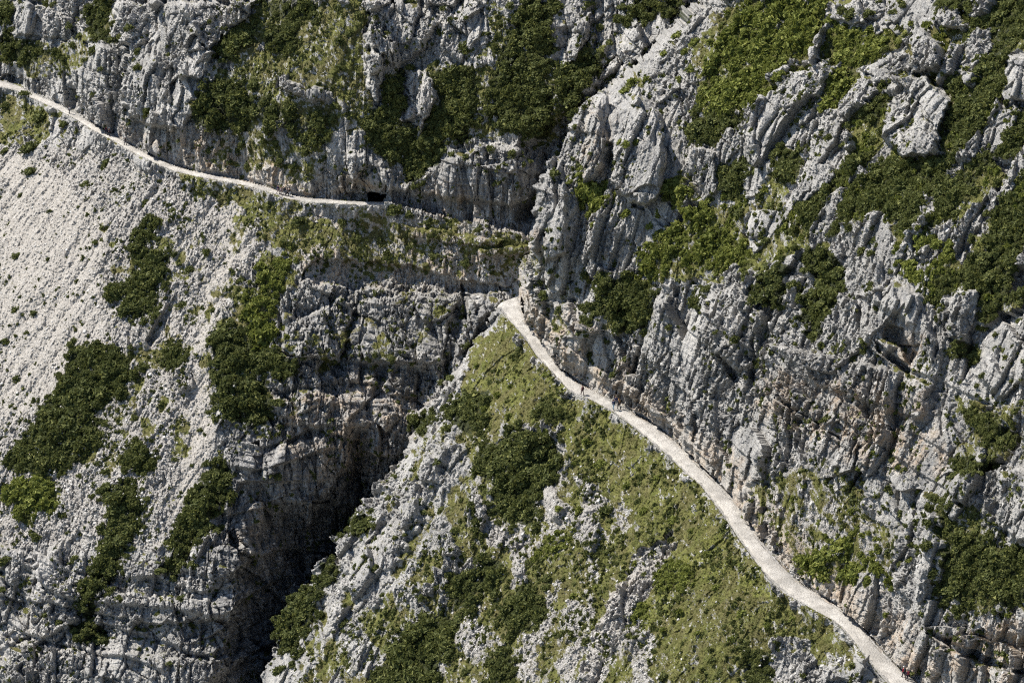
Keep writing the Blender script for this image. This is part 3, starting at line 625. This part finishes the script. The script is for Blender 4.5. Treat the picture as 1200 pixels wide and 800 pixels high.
mLeaf = mat_foliage('leafy_shrub_foliage', (.095, .112, .024), (.21, .23, .048), (.33, .32, .09))
mGrassT = mat_foliage('alpine_grass_blades', (.085, .092, .026), (.160, .155, .050), (.25, .21, .10))
mStone = new_mat('loose_limestone')
def unit(v): return v / (np.linalg.norm(v, axis=-1, keepdims=True) + 1e-9)
def shrub_proto(seed, n=230, size=.17):
    """unit-radius cushion: tufts of needles (small fans of narrow leaves) spread over and inside lumpy branches, on a short stem"""
    r = np.random.default_rng(seed); lob = unit(r.normal(size=(7, 3)) + [0, 0, .5]) * r.uniform(.35, .62, (7, 1)); lr = r.uniform(.3, .52, 7)
    k = r.integers(0, 7, n); d = unit(r.normal(size=(n, 3)) + [0, 0, .35])
    c = lob[k] + d * (lr[k] * r.uniform(.62, 1.08, n))[:, None]; c[:, 2] = np.maximum(c[:, 2] * .85, -.25)
    V = []; Fc = []
    for i in range(n):
        ax = unit(unit(np.cross(d[i], r.normal(size=3))) * r.choice([1., 1., 0.]) + d[i] * .35 + [0, 0, .25] + r.normal(size=3) * .2); s1 = unit(np.cross(ax, r.normal(size=3))); s2 = np.cross(ax, s1)
        sz = size * r.uniform(.7, 1.4)
        for (u, v) in ((s1, s2), (s2, s1)):
            b = len(V); w = u * sz * .55 + v * sz * .1
            V += [c[i] - w - ax * sz * .5, c[i] + w - ax * sz * .5, c[i] + w * .35 + ax * sz * .9, c[i] - w * .35 + ax * sz * .9]; Fc.append((b, b + 1, b + 2, b + 3))
    # dark inner branch body
    nb = 10
    for q in range(3):
        b = len(V); cc = lob[q] * .6; rr = .33
        for (la, lo) in [(0, 0)] + [(1, j) for j in range(5)] + [(2, j) for j in range(5)] + [(3, 0)]:
            th = la * math.pi / 3; ph = (lo + .5 * (la == 2)) * 2 * math.pi / 5
            V.append(cc + rr * np.array([math.sin(th) * math.cos(ph), math.sin(th) * math.sin(ph), math.cos(th) * .8]))
        for j in range(5):
            j2 = (j + 1) % 5
            Fc += [(b, b + 1 + j, b + 1 + j2, b + 1 + j2), (b + 11, b + 6 + j2, b + 6 + j, b + 6 + j), (b + 1 + j, b + 6 + j, b + 6 + j2, b + 1 + j2)]
    V = np.array(V, F32); q4 = np.array([f for f in Fc if f[2] != f[3]]); q3 = np.array([f[:3] for f in Fc if f[2] == f[3]])
    return V, q4, q3
PROTO = [shrub_proto(100 + i) for i in range(6)]
PROTOL = [shrub_proto(200 + i, 130, .23) for i in range(4)]
def frame_at(n, rot, upmix=.55):
    z = unit(n * (1 - upmix) + np.array([0, 0, 1.]) * upmix); a = unit(np.cross(z, [math.cos(rot), math.sin(rot), .01])); b = np.cross(z, a)
    return np.stack([a, b, z], -1)
def shrub_transform(x, y, rpx, hgt=.75, rot=None, sx=1.):
    p = surf(x, y); n = norm_at(x, y); D = p @ np.array([0, CT, -ST]); r = rpx * D / FPX
    M = frame_at(n, random.uniform(0, 6.28) if rot is None else rot)
    return p + n * r * .1, M, np.array([r * sx, r, r * hgt])
def in_poly_points(poly, sp):
    p = np.asarray(poly, float); x0, y0 = p.min(0); x1, y1 = p.max(0)
    gx, gy = np.meshgrid(np.arange(x0, x1 + sp, sp), np.arange(y0, y1 + sp, sp * .8)); gx = gx + (np.arange(gx.shape[0]) % 2)[:, None] * sp / 2
    gx = gx + rng.uniform(-.38, .38, gx.shape) * sp; gy = gy + rng.uniform(-.35, .35, gy.shape) * sp
    s = sdf(poly, gx, gy) + lerp_grid(jag, xs, ys, gx, gy) * 1.2; m = ((s > sp * .05) | ((s > -sp * 1.3) & (rng.uniform(0, 1, s.shape) < .3))) & (lerp_grid(crag, xs, ys, gx, gy) < .5); return gx[m], gy[m], s[m]
def thicket(poly, label, kind='pine', sp=7.5, holes=(), thin=0., group='dwarf pine thickets on the mountainside'):
    gx, gy, s = in_poly_points(poly, sp); Vs, Q4, Q3 = [], [], []; off = 0
    for x, y, d in zip(gx, gy, s):
        if random.random() < thin: continue
        if any(sdf(hh, np.array([x]), np.array([y]))[0] > 0 for hh in holes): continue
        V, q4, q3 = random.choice(PROTO if kind == 'pine' else PROTOL)
        r = sp * random.choice([.75, .9, 1.1, 1.4, 2.1]) * random.uniform(.85, 1.1) * (.7 if d < sp * .8 else 1)
        p, M, S = shrub_transform(x, y, r, random.uniform(.6, 1.1))
        Vs.append((V * S) @ M.T + p); Q4.append(q4 + off); Q3.append(q3 + off); off += len(V)
    if not Vs: return None
    o = mesh_from('pine_thicket' if kind == 'pine' else 'leafy_thicket', np.concatenate(Vs), np.concatenate(Q4), np.concatenate(Q3), mPine if kind == 'pine' else mLeaf)
    return tag(o, label, 'thicket', group if kind == 'pine' else 'leafy green thickets on the mountainside')
def area(p): p = np.array(p, float); q = np.roll(p, -1, 0); return abs((p[:, 0] * q[:, 1] - p[:, 1] * q[:, 0]).sum()) / 2
for poly, lab, kd, thin in TH_: thicket(poly, lab, kd, 7.2 if area(poly) > 1500 else 4.6, (), thin)
print('thickets', round(time.time() - T0, 1))

# single bushes: x, y, radius in pixels (photo)
ZONES = [
 ('dark round pine bush alone on the pale scree slope at left', 'pine', 'single bushes on the left scree slope',
  [(62,38,0)]),
]
BUSH = {
 ('pine', 'single dark bush on the pale scree below the far path', 'single bushes on the left scree slope'):
  [(22,302,7),(20,365,8),(40,368,7),(8,402,7),(20,445,8),(58,306,4),(38,178,13),(38,205,10),(126,194,10),(101,217,7),(75,148,9),(52,138,14),(112,286,5),(172,240,7),(205,248,6),(215,360,9),(244,300,8),(222,318,8),(205,300,6),(170,433,8),(160,492,8),(145,508,6),(125,500,6),(95,560,6),(110,583,5),(80,625,4),(42,630,6),(172,432,6),(60,250,4),(90,330,4),(25,230,5),(8,178,7),(5,125,8),(28,112,8),(137,740,3)],
 ('pine', 'small dark bush on the banded rock at the lower left', 'single bushes on the lower left rock bands'):
  [(8,660,9),(4,695,7),(142,660,5),(92,658,8),(45,632,8),(75,735,6),(142,705,7),(188,720,6),(215,705,6),(95,625,5),(210,655,7),(40,615,6),(180,735,5)],
 ('pine', 'small dark bush in the pale gully of the left slope', 'single bushes along the pale gully'):
  [(150,655,6),(155,610,5),(125,555,6),(205,540,5),(170,500,5),(135,690,4),(118,545,5),(235,505,5),(250,365,5),(283,330,8),(270,380,8)],
 ('pine', 'small dark bush on the ledges under the tunnel', 'single bushes under the tunnel'):
  [(463,248,12),(480,252,8),(500,262,6),(420,280,7),(455,305,8),(510,300,7),(540,285,6),(560,270,6),(575,290,6),(400,262,7),(350,262,10),(335,285,9),(385,300,7),(545,310,7),(440,332,6),(500,318,6),(590,282,6),(480,290,7)],
 ('pine', 'small bush on the dark gorge cliffs', 'single bushes on the gorge cliffs'):
  [(340,432,7),(460,425,7),(485,430,7),(440,418,6),(380,430,5),(370,560,5),(325,560,6),(300,610,5),(225,735,6),(200,780,5),(285,575,5),(345,470,5)],
 ('pine', 'small dark bush on the rocky flank of the near spur', 'single bushes on the near spur'):
  [(497,592,8),(499,606,7),(522,548,8),(525,385,4),(540,372,5),(545,405,7),(528,445,9),(517,452,6),(610,412,8),(648,485,8),(500,497,6),(512,575,5),(458,585,6),(465,560,5),(440,602,6),(436,665,7),(445,672,5),(470,635,5),(480,630,5),(502,650,5),(520,600,7),(535,625,8),(515,690,7),(525,690,6),(545,652,7),(542,728,10),(548,720,8),(600,748,9),(585,735,6),(646,680,9),(643,690,8),(410,715,5),(405,735,6),(390,760,6),(332,790,9),(345,780,7),(450,700,5),(475,700,6),(560,560,6),(712,600,12),(732,632,9),(750,625,7),(765,633,10),(700,652,7),(690,640,5),(618,640,5),(680,530,5),(565,690,5),(660,745,7),(690,752,9),(712,758,5),(720,770,6),(550,790,8),(640,790,7),(528,765,6),(500,705,6),(465,715,5),(590,640,5),(725,660,6),(735,685,6),(780,795,9),(840,775,9),(845,790,7)],
 ('leaf', 'low olive bush in the grass of the near spur', 'low olive bushes in the spur grass'):
  [(600,455,6),(585,465,7),(560,430,6),(570,480,7),(640,510,7),(690,520,7),(705,545,8),(735,570,7),(755,600,7),(790,610,8),(812,625,7),(830,650,7),(840,690,6),(800,720,7),(780,740,6),(870,720,7),(900,735,7),(930,725,6),(860,750,8),(820,745,6),(650,560,6),(675,545,6),(680,600,7),(660,600,6),(745,660,7),(700,690,6),(675,700,6),(640,440,5),(600,490,7),(770,560,5)],
 ('pine', 'small bush clinging to the cliff above the near path', 'single bushes on the cliff above the near path'):
  [(642,345,9),(635,330,8),(655,385,8),(665,395,6),(690,415,6),(710,400,6),(720,440,6),(732,422,7),(660,362,7),(675,340,6),(650,315,8),(640,305,7),(695,425,5),(735,440,5),(868,400,7),(860,480,5),(875,412,5),(915,400,5),(990,410,6),(1000,418,6),(1018,403,9),(1015,412,7),(982,408,6),(880,372,8),(875,385,5),(1048,320,5),(1010,295,8),(1025,300,7),(928,280,5),(820,385,5),(790,385,5),(850,392,4),(1150,440,6),(1112,590,7),(1098,585,6),(1118,560,7),(1125,545,6),(1145,452,5)],
 ('leaf', 'low bush on the rubble beside the near path', 'low bushes on the rubble by the near path'):
  [(880,607,4),(930,585,6),(945,570,6),(960,612,6),(1000,600,6),(1010,620,6),(990,560,5),(925,625,5),(935,655,7),(1010,548,6),(1030,535,7),(1060,550,5),(1080,640,5),(1062,655,5),(1040,720,5),(1098,738,5),(1140,705,6),(1075,575,5),(1180,720,6),(1045,690,6)],
 ('pine', 'small dark bush among the crags above the far path', 'single bushes above the far path'):
  [(155,35,8),(160,60,7),(162,80,7),(115,110,6),(120,80,6),(172,132,9),(175,140,7),(140,45,6),(110,60,8),(95,42,7),(80,30,7),(85,55,8),(65,62,8),(75,70,7),(100,70,6),(190,62,5),(225,35,5),(215,165,5),(245,175,7),(280,178,7),(285,170,8),(310,165,8),(325,170,8),(330,190,8),(305,195,6),(290,192,5),(270,190,5),(350,165,7),(365,155,6),(345,195,7),(400,50,8),(400,80,9),(412,110,8),(395,125,7),(410,40,7),(398,10,8),(420,20,7)],
 ('pine', 'small dark bush on the rocks of the upper centre', 'single bushes in the upper centre'):
  [(543,55,11),(550,60,8),(480,2,9),(515,40,5),(440,20,5),(455,38,6),(520,10,6),(530,25,5),(560,180,5),(575,175,8),(600,180,8),(590,195,6),(620,190,6),(545,185,6),(655,205,8),(665,100,8),(700,30,7),(715,50,6),(690,5,7),(600,10,7),(590,30,7),(585,215,7),(608,172,7),(530,180,6),(655,180,5)],
 ('leaf', 'olive bush on the ribs of the light pillar cliff', 'olive bushes on the pillar cliff'):
  [(735,170,7),(742,165,6),(725,165,5),(740,95,9),(730,105,7),(755,90,6),(735,252,8),(722,262,6),(690,270,6),(700,265,6),(780,100,5),(790,90,6),(775,60,7),(800,60,8),(810,80,8),(790,40,8),(815,50,8),(798,70,6),(770,85,6),(650,210,6),(705,235,7),(770,250,8),(760,265,6)],
 ('pine', 'dark bush among the pale rocks of the upper right', 'single bushes in the upper right'):
  [(1000,20,10),(1022,20,9),(990,15,8),(1028,45,7),(1145,100,8),(1000,270,8),(1010,200,9),(895,232,10),(905,245,8),(870,250,9),(880,262,8),(860,245,8),(1035,205,8),(1170,215,8),(1150,240,8),(1120,265,8),(1140,280,9),(1155,250,7),(1000,150,8),(990,170,7),(975,165,7),(1025,170,7),(1035,190,7),(1060,200,8),(900,285,8),(915,275,7),(890,300,7),(930,300,6),(855,300,8),(1195,180,8),(1198,125,7),(1100,10,7),(1062,10,7),(1050,20,6),(1040,60,7),(1195,355,8),(1185,370,7),(1160,390,5),(1160,500,6),(1195,470,8),(1190,482,7),(1172,470,5)],
}
bcount = 0
pm = {}
for kd, PR, mt in (('pine', PROTO, mPine), ('leaf', PROTOL, mLeaf)):
    for i, (V, q4, q3) in enumerate(PR):
        o = mesh_from('pine_bush' if kd == 'pine' else 'leafy_bush', V, q4, q3, mt); pm[kd, i] = o.data; bpy.data.objects.remove(o)
from mathutils import Matrix
for (kd, lab, grp), pts in BUSH.items():
    for x, y, r in pts:
        i = random.randrange(len(PROTO) if kd == 'pine' else len(PROTOL))
        o = bpy.data.objects.new('pine_bush' if kd == 'pine' else 'leafy_bush', pm[kd, i])
        p, M, S = shrub_transform(x, y, r * 1.05, random.uniform(.6, .95), None, random.uniform(.85, 1.25))
        m4 = np.eye(4); m4[:3, :3] = M * S; m4[:3, 3] = p; o.matrix_world = Matrix(m4.tolist())
        bpy.context.scene.collection.objects.link(o); tag(o, lab, 'bush', grp); bcount += 1
print('bushes', bcount, round(time.time() - T0, 1))

# ------------------------------------------------------------------ uncountable cover: small scrub, grass tufts, loose stones
def scatter(weight, n, lo=(-20, -20), hi=(1220, 820)):
    x = rng.uniform(lo[0], hi[0], n * 4); y = rng.uniform(lo[1], hi[1], n * 4)
    w = lerp_grid(weight, xs, ys, x, y); m = rng.uniform(0, 1, len(x)) < w; return x[m][:n], y[m][:n]
def scatter_mesh(name, protos, x, y, size, mat, label, upmix=.5, flatten=1., sink=.1):
    p = surf(x, y); n = norm_at(x, y); k = rng.integers(0, len(protos), len(x)); Vs, Q3, Q4 = [], [], []; off = 0
    for j, (V, q4, q3) in enumerate(protos):
        s = np.where(k == j)[0]
        if not len(s): continue
        z = unit(n[s] * (1 - upmix) + np.array([0, 0, upmix])); rr = rng.uniform(0, 6.28, len(s))
        a = unit(np.cross(z, np.stack([np.cos(rr), np.sin(rr), 0 * rr + .01], -1))); b = np.cross(z, a)
        R = size[s][:, None, None]
        W3 = V[None, :, 0:1] * a[:, None] * R + V[None, :, 1:2] * b[:, None] * R + V[None, :, 2:3] * z[:, None] * R * flatten + (p[s] - z * size[s][:, None] * sink)[:, None]
        o = off + np.arange(len(s))[:, None, None] * len(V); Vs.append(W3.reshape(-1, 3))
        if len(q4): Q4.append((q4[None] + o).reshape(-1, 4))
        if len(q3): Q3.append((q3[None] + o).reshape(-1, 3))
        off += len(s) * len(V)
    o = mesh_from(name, np.concatenate(Vs), np.concatenate(Q4) if Q4 else None, np.concatenate(Q3) if Q3 else None, mat)
    return tag(o, label, None, None, 'stuff')
mini = [shrub_proto(300 + i, 26, .5) for i in range(4)]
offp = (~pathm).astype(F32) * sstep(1, 3, dpath)
wS = np.clip(grass * .55 + ledge * .4 + .22 + .22 * scree * (1 - fines), 0, 1) * sstep(-.15, .35, fbm(Q, 1 / 6., 2, 71)) * offp * (1 - .7 * fines)
x, y = scatter(wS, 19000)
scatter_mesh('low_scrub', mini, x, y, rng.uniform(.3, .8, len(x)) ** 1.5, mPine, 'scattered ankle high dark scrub all over the slopes', .4)
mini2 = [shrub_proto(320 + i, 60, .34) for i in range(4)]
wU = soft([(700,330),(690,180),(800,60),(860,-10),(1230,-10),(1230,400),(1100,370),(1040,300),(900,330)], 10, 10) * np.clip(grass * 1.2, 0, 1) * sstep(-.2, .2, fbm(Q, 1 / 7., 2, 74)) * offp * (1 - .8 * crag)
x, y = scatter(wU, 3200)
scatter_mesh('leafy_scrub', mini2, x, y, rng.uniform(.5, 1.15, len(x)), mLeaf, 'uncounted knee high leafy scrub between the thickets of the right hand slope', .5)
def tuft(seed):
    r = np.random.default_rng(seed); V = []; T = []
    for i in range(7):
        a = r.uniform(0, 6.28); d = np.array([math.cos(a), math.sin(a), 0]); s = np.array([-d[1], d[0], 0]); b = len(V); c0 = d * r.uniform(0, .5)
        V += [c0 - s * .22, c0 + s * .22, c0 + d * r.uniform(.3, .9) + np.array([0, 0, r.uniform(.5, 1.1)])]; T.append((b, b + 1, b + 2))
    return np.array(V, F32), np.zeros((0, 4), int), np.array(T)
wG = np.clip(gw, 0, 1) * offp
x, y = scatter(np.maximum(wG, (~pathm) * (dpath < 4) * .35), 70000)
scatter_mesh('alpine_grass', [tuft(i) for i in range(6)], x, y, rng.uniform(.14, .34, len(x)), mGrassT, 'short tufted alpine grass between the stones', .5)
mSt, nt, bs = mStone; t = NT(nt)
gi = nt.nodes.new('ShaderNodeNewGeometry').outputs['Random Per Island']
c = t.mix(gi, (.24, .23, .21), (.42, .40, .37)); nt.links.new(c, bs.inputs['Base Color'])
def stone(seed):
    r = np.random.default_rng(seed); V = np.array([(x, y, z) for x in (-1, 1) for y in (-1, 1) for z in (-1, 1)], float) * r.uniform(.5, 1, (8, 3)) * [1, .8, .6]
    q = np.array([(0, 1, 3, 2), (4, 6, 7, 5), (0, 4, 5, 1), (2, 3, 7, 6), (0, 2, 6, 4), (1, 5, 7, 3)]); return V.astype(F32), q, np.zeros((0, 3), int)
wR = np.clip(scree * .8 + gpatch * .0 + .10 + .2 * (1 - cliff), 0, 1) * offp * (1 - .3 * fines) * sstep(-.5, .4, fbm(Q, 1 / 4., 2, 72)); wR = wR * (1 - .9 * gpatch) * (1 - .7 * fines); wR = np.maximum(wR, .9 * offp * (dpath < 4))
x, y = scatter(wR, 60000)
sz = .07 + .12 * rng.exponential(.5, len(x)); sz = np.minimum(sz, .5)
scatter_mesh('scree_stones', [stone(i) for i in range(12)], x, y, sz, mSt, 'loose pale limestone rubble lying on the slopes', .2, 1., -.1)
print('scatter', round(time.time() - T0, 1))

# ------------------------------------------------------------------ walkers
def plain(name, col, rough=.8):
    m, nt, b = new_mat(name); t = NT(nt); nt.links.new(t.mix(t.noise(9., 3), col, tuple(v * .75 for v in col)), b.inputs['Base Color']); return m
def skin_mesh(name, joints, bones, mat, parent):
    """one continuous limb surface grown over a joint graph"""
    me = bpy.data.meshes.new(name); me.from_pydata([j[:3] for j in joints], bones, []); o = bpy.data.objects.new(name, me)
    bpy.context.scene.collection.objects.link(o); o.modifiers.new('s', 'SKIN'); o.modifiers.new('u', 'SUBSURF').levels = 1
    for v, j in zip(me.skin_vertices[0].data, joints): v.radius = (j[3], j[4] if len(j) > 4 else j[3])
    me.skin_vertices[0].data[0].use_root = True
    bpy.context.view_layer.update(); dg = bpy.context.evaluated_depsgraph_get(); m2 = bpy.data.meshes.new_from_object(o.evaluated_get(dg))
    bpy.data.objects.remove(o); m2.materials.clear(); m2.materials.append(mat)
    for p in m2.polygons: p.use_smooth = True
    q = bpy.data.objects.new(name, m2); bpy.context.scene.collection.objects.link(q); q.parent = parent; return q
import bmesh
def blob(name, loc, scl, mat, parent, box=False):
    bm = bmesh.new()
    if box:
        bmesh.ops.create_cube(bm, size=2); bmesh.ops.bevel(bm, geom=bm.edges[:], offset=.35, segments=2, affect='EDGES')
    else: bmesh.ops.create_uvsphere(bm, u_segments=12, v_segments=8, radius=1)
    for v in bm.verts: v.co = [v.co[i] * scl[i] + loc[i] for i in range(3)]
    me = bpy.data.meshes.new(name); bm.to_mesh(me); bm.free(); me.materials.append(mat)
    q = bpy.data.objects.new(name, me); bpy.context.scene.collection.objects.link(q); q.parent = parent; return q
mSkin = plain('skin', (.45, .27, .19)); mHair = plain('brown_hair', (.05, .03, .02)); mShoe = plain('boot_leather', (.05, .04, .035))
def person(x, y, head, label, top, legs, pack=None, hat=None, k=1., stride=1, shorts=False, poles=False):
    root = bpy.data.objects.new('person', None); bpy.context.scene.collection.objects.link(root)
    tag(root, label, 'person', 'walkers on the gravel paths')
    p = on_level(x, y); root.location = (p[0], p[1], HZ + .12); root.rotation_euler = (0, 0, head); k *= 1.08; root.scale = (k, k, k)
    s = .26 * stride                                             # walks towards +x of its own frame
    J = [(0, 0, .95, .14, .17), (0, 0, 1.15, .13, .15), (.03, 0, 1.36, .12, .18), (.05, 0, 1.49, .06), (.07, 0, 1.58, .075), (.09, 0, 1.68, .10),
         (.02, .19, 1.42, .06), (-.10 * stride, .24, 1.16, .045), (.06, .25, .94, .035), (.10, .25, .86, .04),
         (.02, -.19, 1.42, .06), (.06 * stride, -.24, 1.16, .045), (.24, -.22, 1.0, .035), (.30, -.21, .94, .04),
         (0, .10, .88, .10), (s * .6, .10, .50, .065), (s * .9, .10, .10, .045), (s * .9 + .14, .10, .04, .04),
         (0, -.10, .88, .10), (-s * .35, -.10, .50, .065), (-s * 1.1, -.10, .12, .045), (-s * 1.1 + .14, -.10, .04, .04)]
    Bn = [(0, 1), (1, 2), (2, 3), (3, 4), (4, 5), (2, 6), (6, 7), (7, 8), (8, 9), (2, 10), (10, 11), (11, 12), (12, 13), (0, 14), (14, 15), (15, 16), (16, 17), (0, 18), (18, 19), (19, 20), (20, 21)]
    skin_mesh('body', J, Bn, mSkin, root)
    g = lambda j, r: (*j[:3], *(v + r for v in j[3:]))
    skin_mesh('jacket', [g(J[i], .022) for i in (0, 1, 2, 6, 7, 8, 10, 11, 12)], [(0, 1), (1, 2), (2, 3), (3, 4), (4, 5), (2, 6), (6, 7), (7, 8)], plain('jacket_cloth', top), root)
    kk = (0, 14, 15, 18, 19) if shorts else (0, 14, 15, 16, 18, 19, 20)
    e = [(0, 1), (1, 2), (0, 3), (3, 4)] if shorts else [(0, 1), (1, 2), (2, 3), (0, 4), (4, 5), (5, 6)]
    skin_mesh('shorts' if shorts else 'trousers', [g(J[i], .02) for i in kk], e, plain('leg_cloth', legs), root)
    blob('boot', (s * .9 + .05, .10, .06), (.15, .055, .07), mShoe, root, True); blob('boot', (-s * 1.1 + .05, -.10, .06), (.15, .055, .07), mShoe, root, True)
    blob('hair', (.065, 0, 1.72), (.115, .10, .10), plain('hat_cloth', hat) if hat else mHair, root)
    if pack: blob('backpack', (-.20, 0, 1.28), (.13, .17, .26), plain('pack_cloth', pack), root, True)
A = math.atan2
person(682.5, 463, 2.2, 'lone walker in dark red jacket on the near path, facing up the path', (.12, .02, .03), (.06, .02, .025), (.05, .02, .02), None, 1.0)
person(719, 480.5, 2.1, 'walker with light blue trousers and navy top on the near path', (.02, .03, .09), (.30, .42, .50), (.02, .03, .06), None, 1.08, -1)
person(725.5, 479.5, 2.3, 'walker in black beside the light blue trousered one on the near path', (.02, .02, .022), (.02, .02, .025), (.10, .06, .03), (.30, .16, .05), 1.05)
person(722, 475.5, 1.9, 'walker in dark blue top just behind the pair on the near path', (.015, .025, .08), (.15, .16, .18), None, None, .98)
person(1059, 794, 2.2, 'walker in red top at the bottom end of the near path', (.35, .03, .05), (.03, .03, .04), (.03, .03, .03), (.6, .58, .55), 1.0)
person(1063, 797.5, 2.4, 'walker in dark clothes beside the red one at the bottom of the near path', (.05, .03, .05), (.04, .03, .04), (.15, .02, .03), None, .98, -1)
person(124.5, 158, 5.5, 'walker in maroon top, left one of the pair on the upper left path', (.10, .02, .04), (.03, .03, .05), None, (.06, .03, .03), 1.1)
person(128, 160, 5.4, 'walker in dark blue with white cap, right one of the upper left pair', (.02, .02, .05), (.02, .02, .03), None, (.75, .73, .70), 1.1, -1)
person(147, 170.8, 2.4, 'walker in dark clothes and white cap alone on the upper left path', (.04, .05, .06), (.03, .03, .05), None, (.75, .73, .70), 1.05)
person(81.5, 134, 2.4, 'distant walker in grey furthest up the left path', (.20, .20, .22), (.05, .05, .06), (.3, .3, .3), None, 1.0, -1)
person(326, 227.8, 5.6, 'walker in navy jacket leading the group before the tunnel', (.03, .02, .08), (.25, .20, .22), None, None, 1.15)
person(329.5, 229, 5.6, 'walker in pale pink top inside the group before the tunnel', (.45, .35, .36), (.05, .04, .06), None, None, 1.0, -1)
person(333, 229.6, 2.6, 'walker in black jacket and grey trousers in the group before the tunnel', (.02, .02, .02), (.25, .25, .27), (.02, .02, .03), None, 1.12)
person(339.5, 231, 2.6, 'walker in white trousers and black top at the right end of the group', (.02, .02, .02), (.55, .54, .52), None, None, 1.08, -1)
person(336.5, 230.2, 5.6, 'walker in grey top squeezed in the middle of the group before the tunnel', (.12, .12, .14), (.03, .03, .04), None, None, 1.0)
print('people', round(time.time() - T0, 1))

# ------------------------------------------------------------------ camera, light
cam = bpy.data.cameras.new('camera'); co = bpy.data.objects.new('camera', cam); bpy.context.scene.collection.objects.link(co)
cam.sensor_width = 36; cam.lens = 36 * FPX / 1200; cam.clip_start = 1; cam.clip_end = 5000
co.rotation_euler = (math.pi / 2 - TH, 0, 0); bpy.context.scene.camera = co
SUN = np.array([-.57, .16, .80]); SUN /= np.linalg.norm(SUN)
from mathutils import Vector
L = bpy.data.lights.new('sun', 'SUN'); L.energy = 4.8; L.angle = math.radians(.5); L.color = (1, .952, .88)
lo = bpy.data.objects.new('sun', L); lo.rotation_euler = Vector(SUN).to_track_quat('Z', 'Y').to_euler(); bpy.context.scene.collection.objects.link(lo)
w = bpy.data.worlds.new('World'); bpy.context.scene.world = w; w.use_nodes = True; nt = w.node_tree
bg = nt.nodes['Background']; sk = nt.nodes.new('ShaderNodeTexSky'); sk.sky_type = 'NISHITA'; sk.sun_disc = False
sk.sun_elevation = math.asin(SUN[2]); sk.sun_rotation = math.atan2(SUN[0], SUN[1]); sk.altitude = 1800
nt.links.new(sk.outputs[0], bg.inputs[0]); bg.inputs[1].default_value = .108
sc = bpy.context.scene; sc.cycles.use_denoising = False; sc.cycles.filter_width = 1.2
sc.view_settings.view_transform = 'Standard'; sc.view_settings.look = 'None'; sc.view_settings.exposure = .96; sc.view_settings.gamma = 1
print('done', round(time.time() - T0, 1))
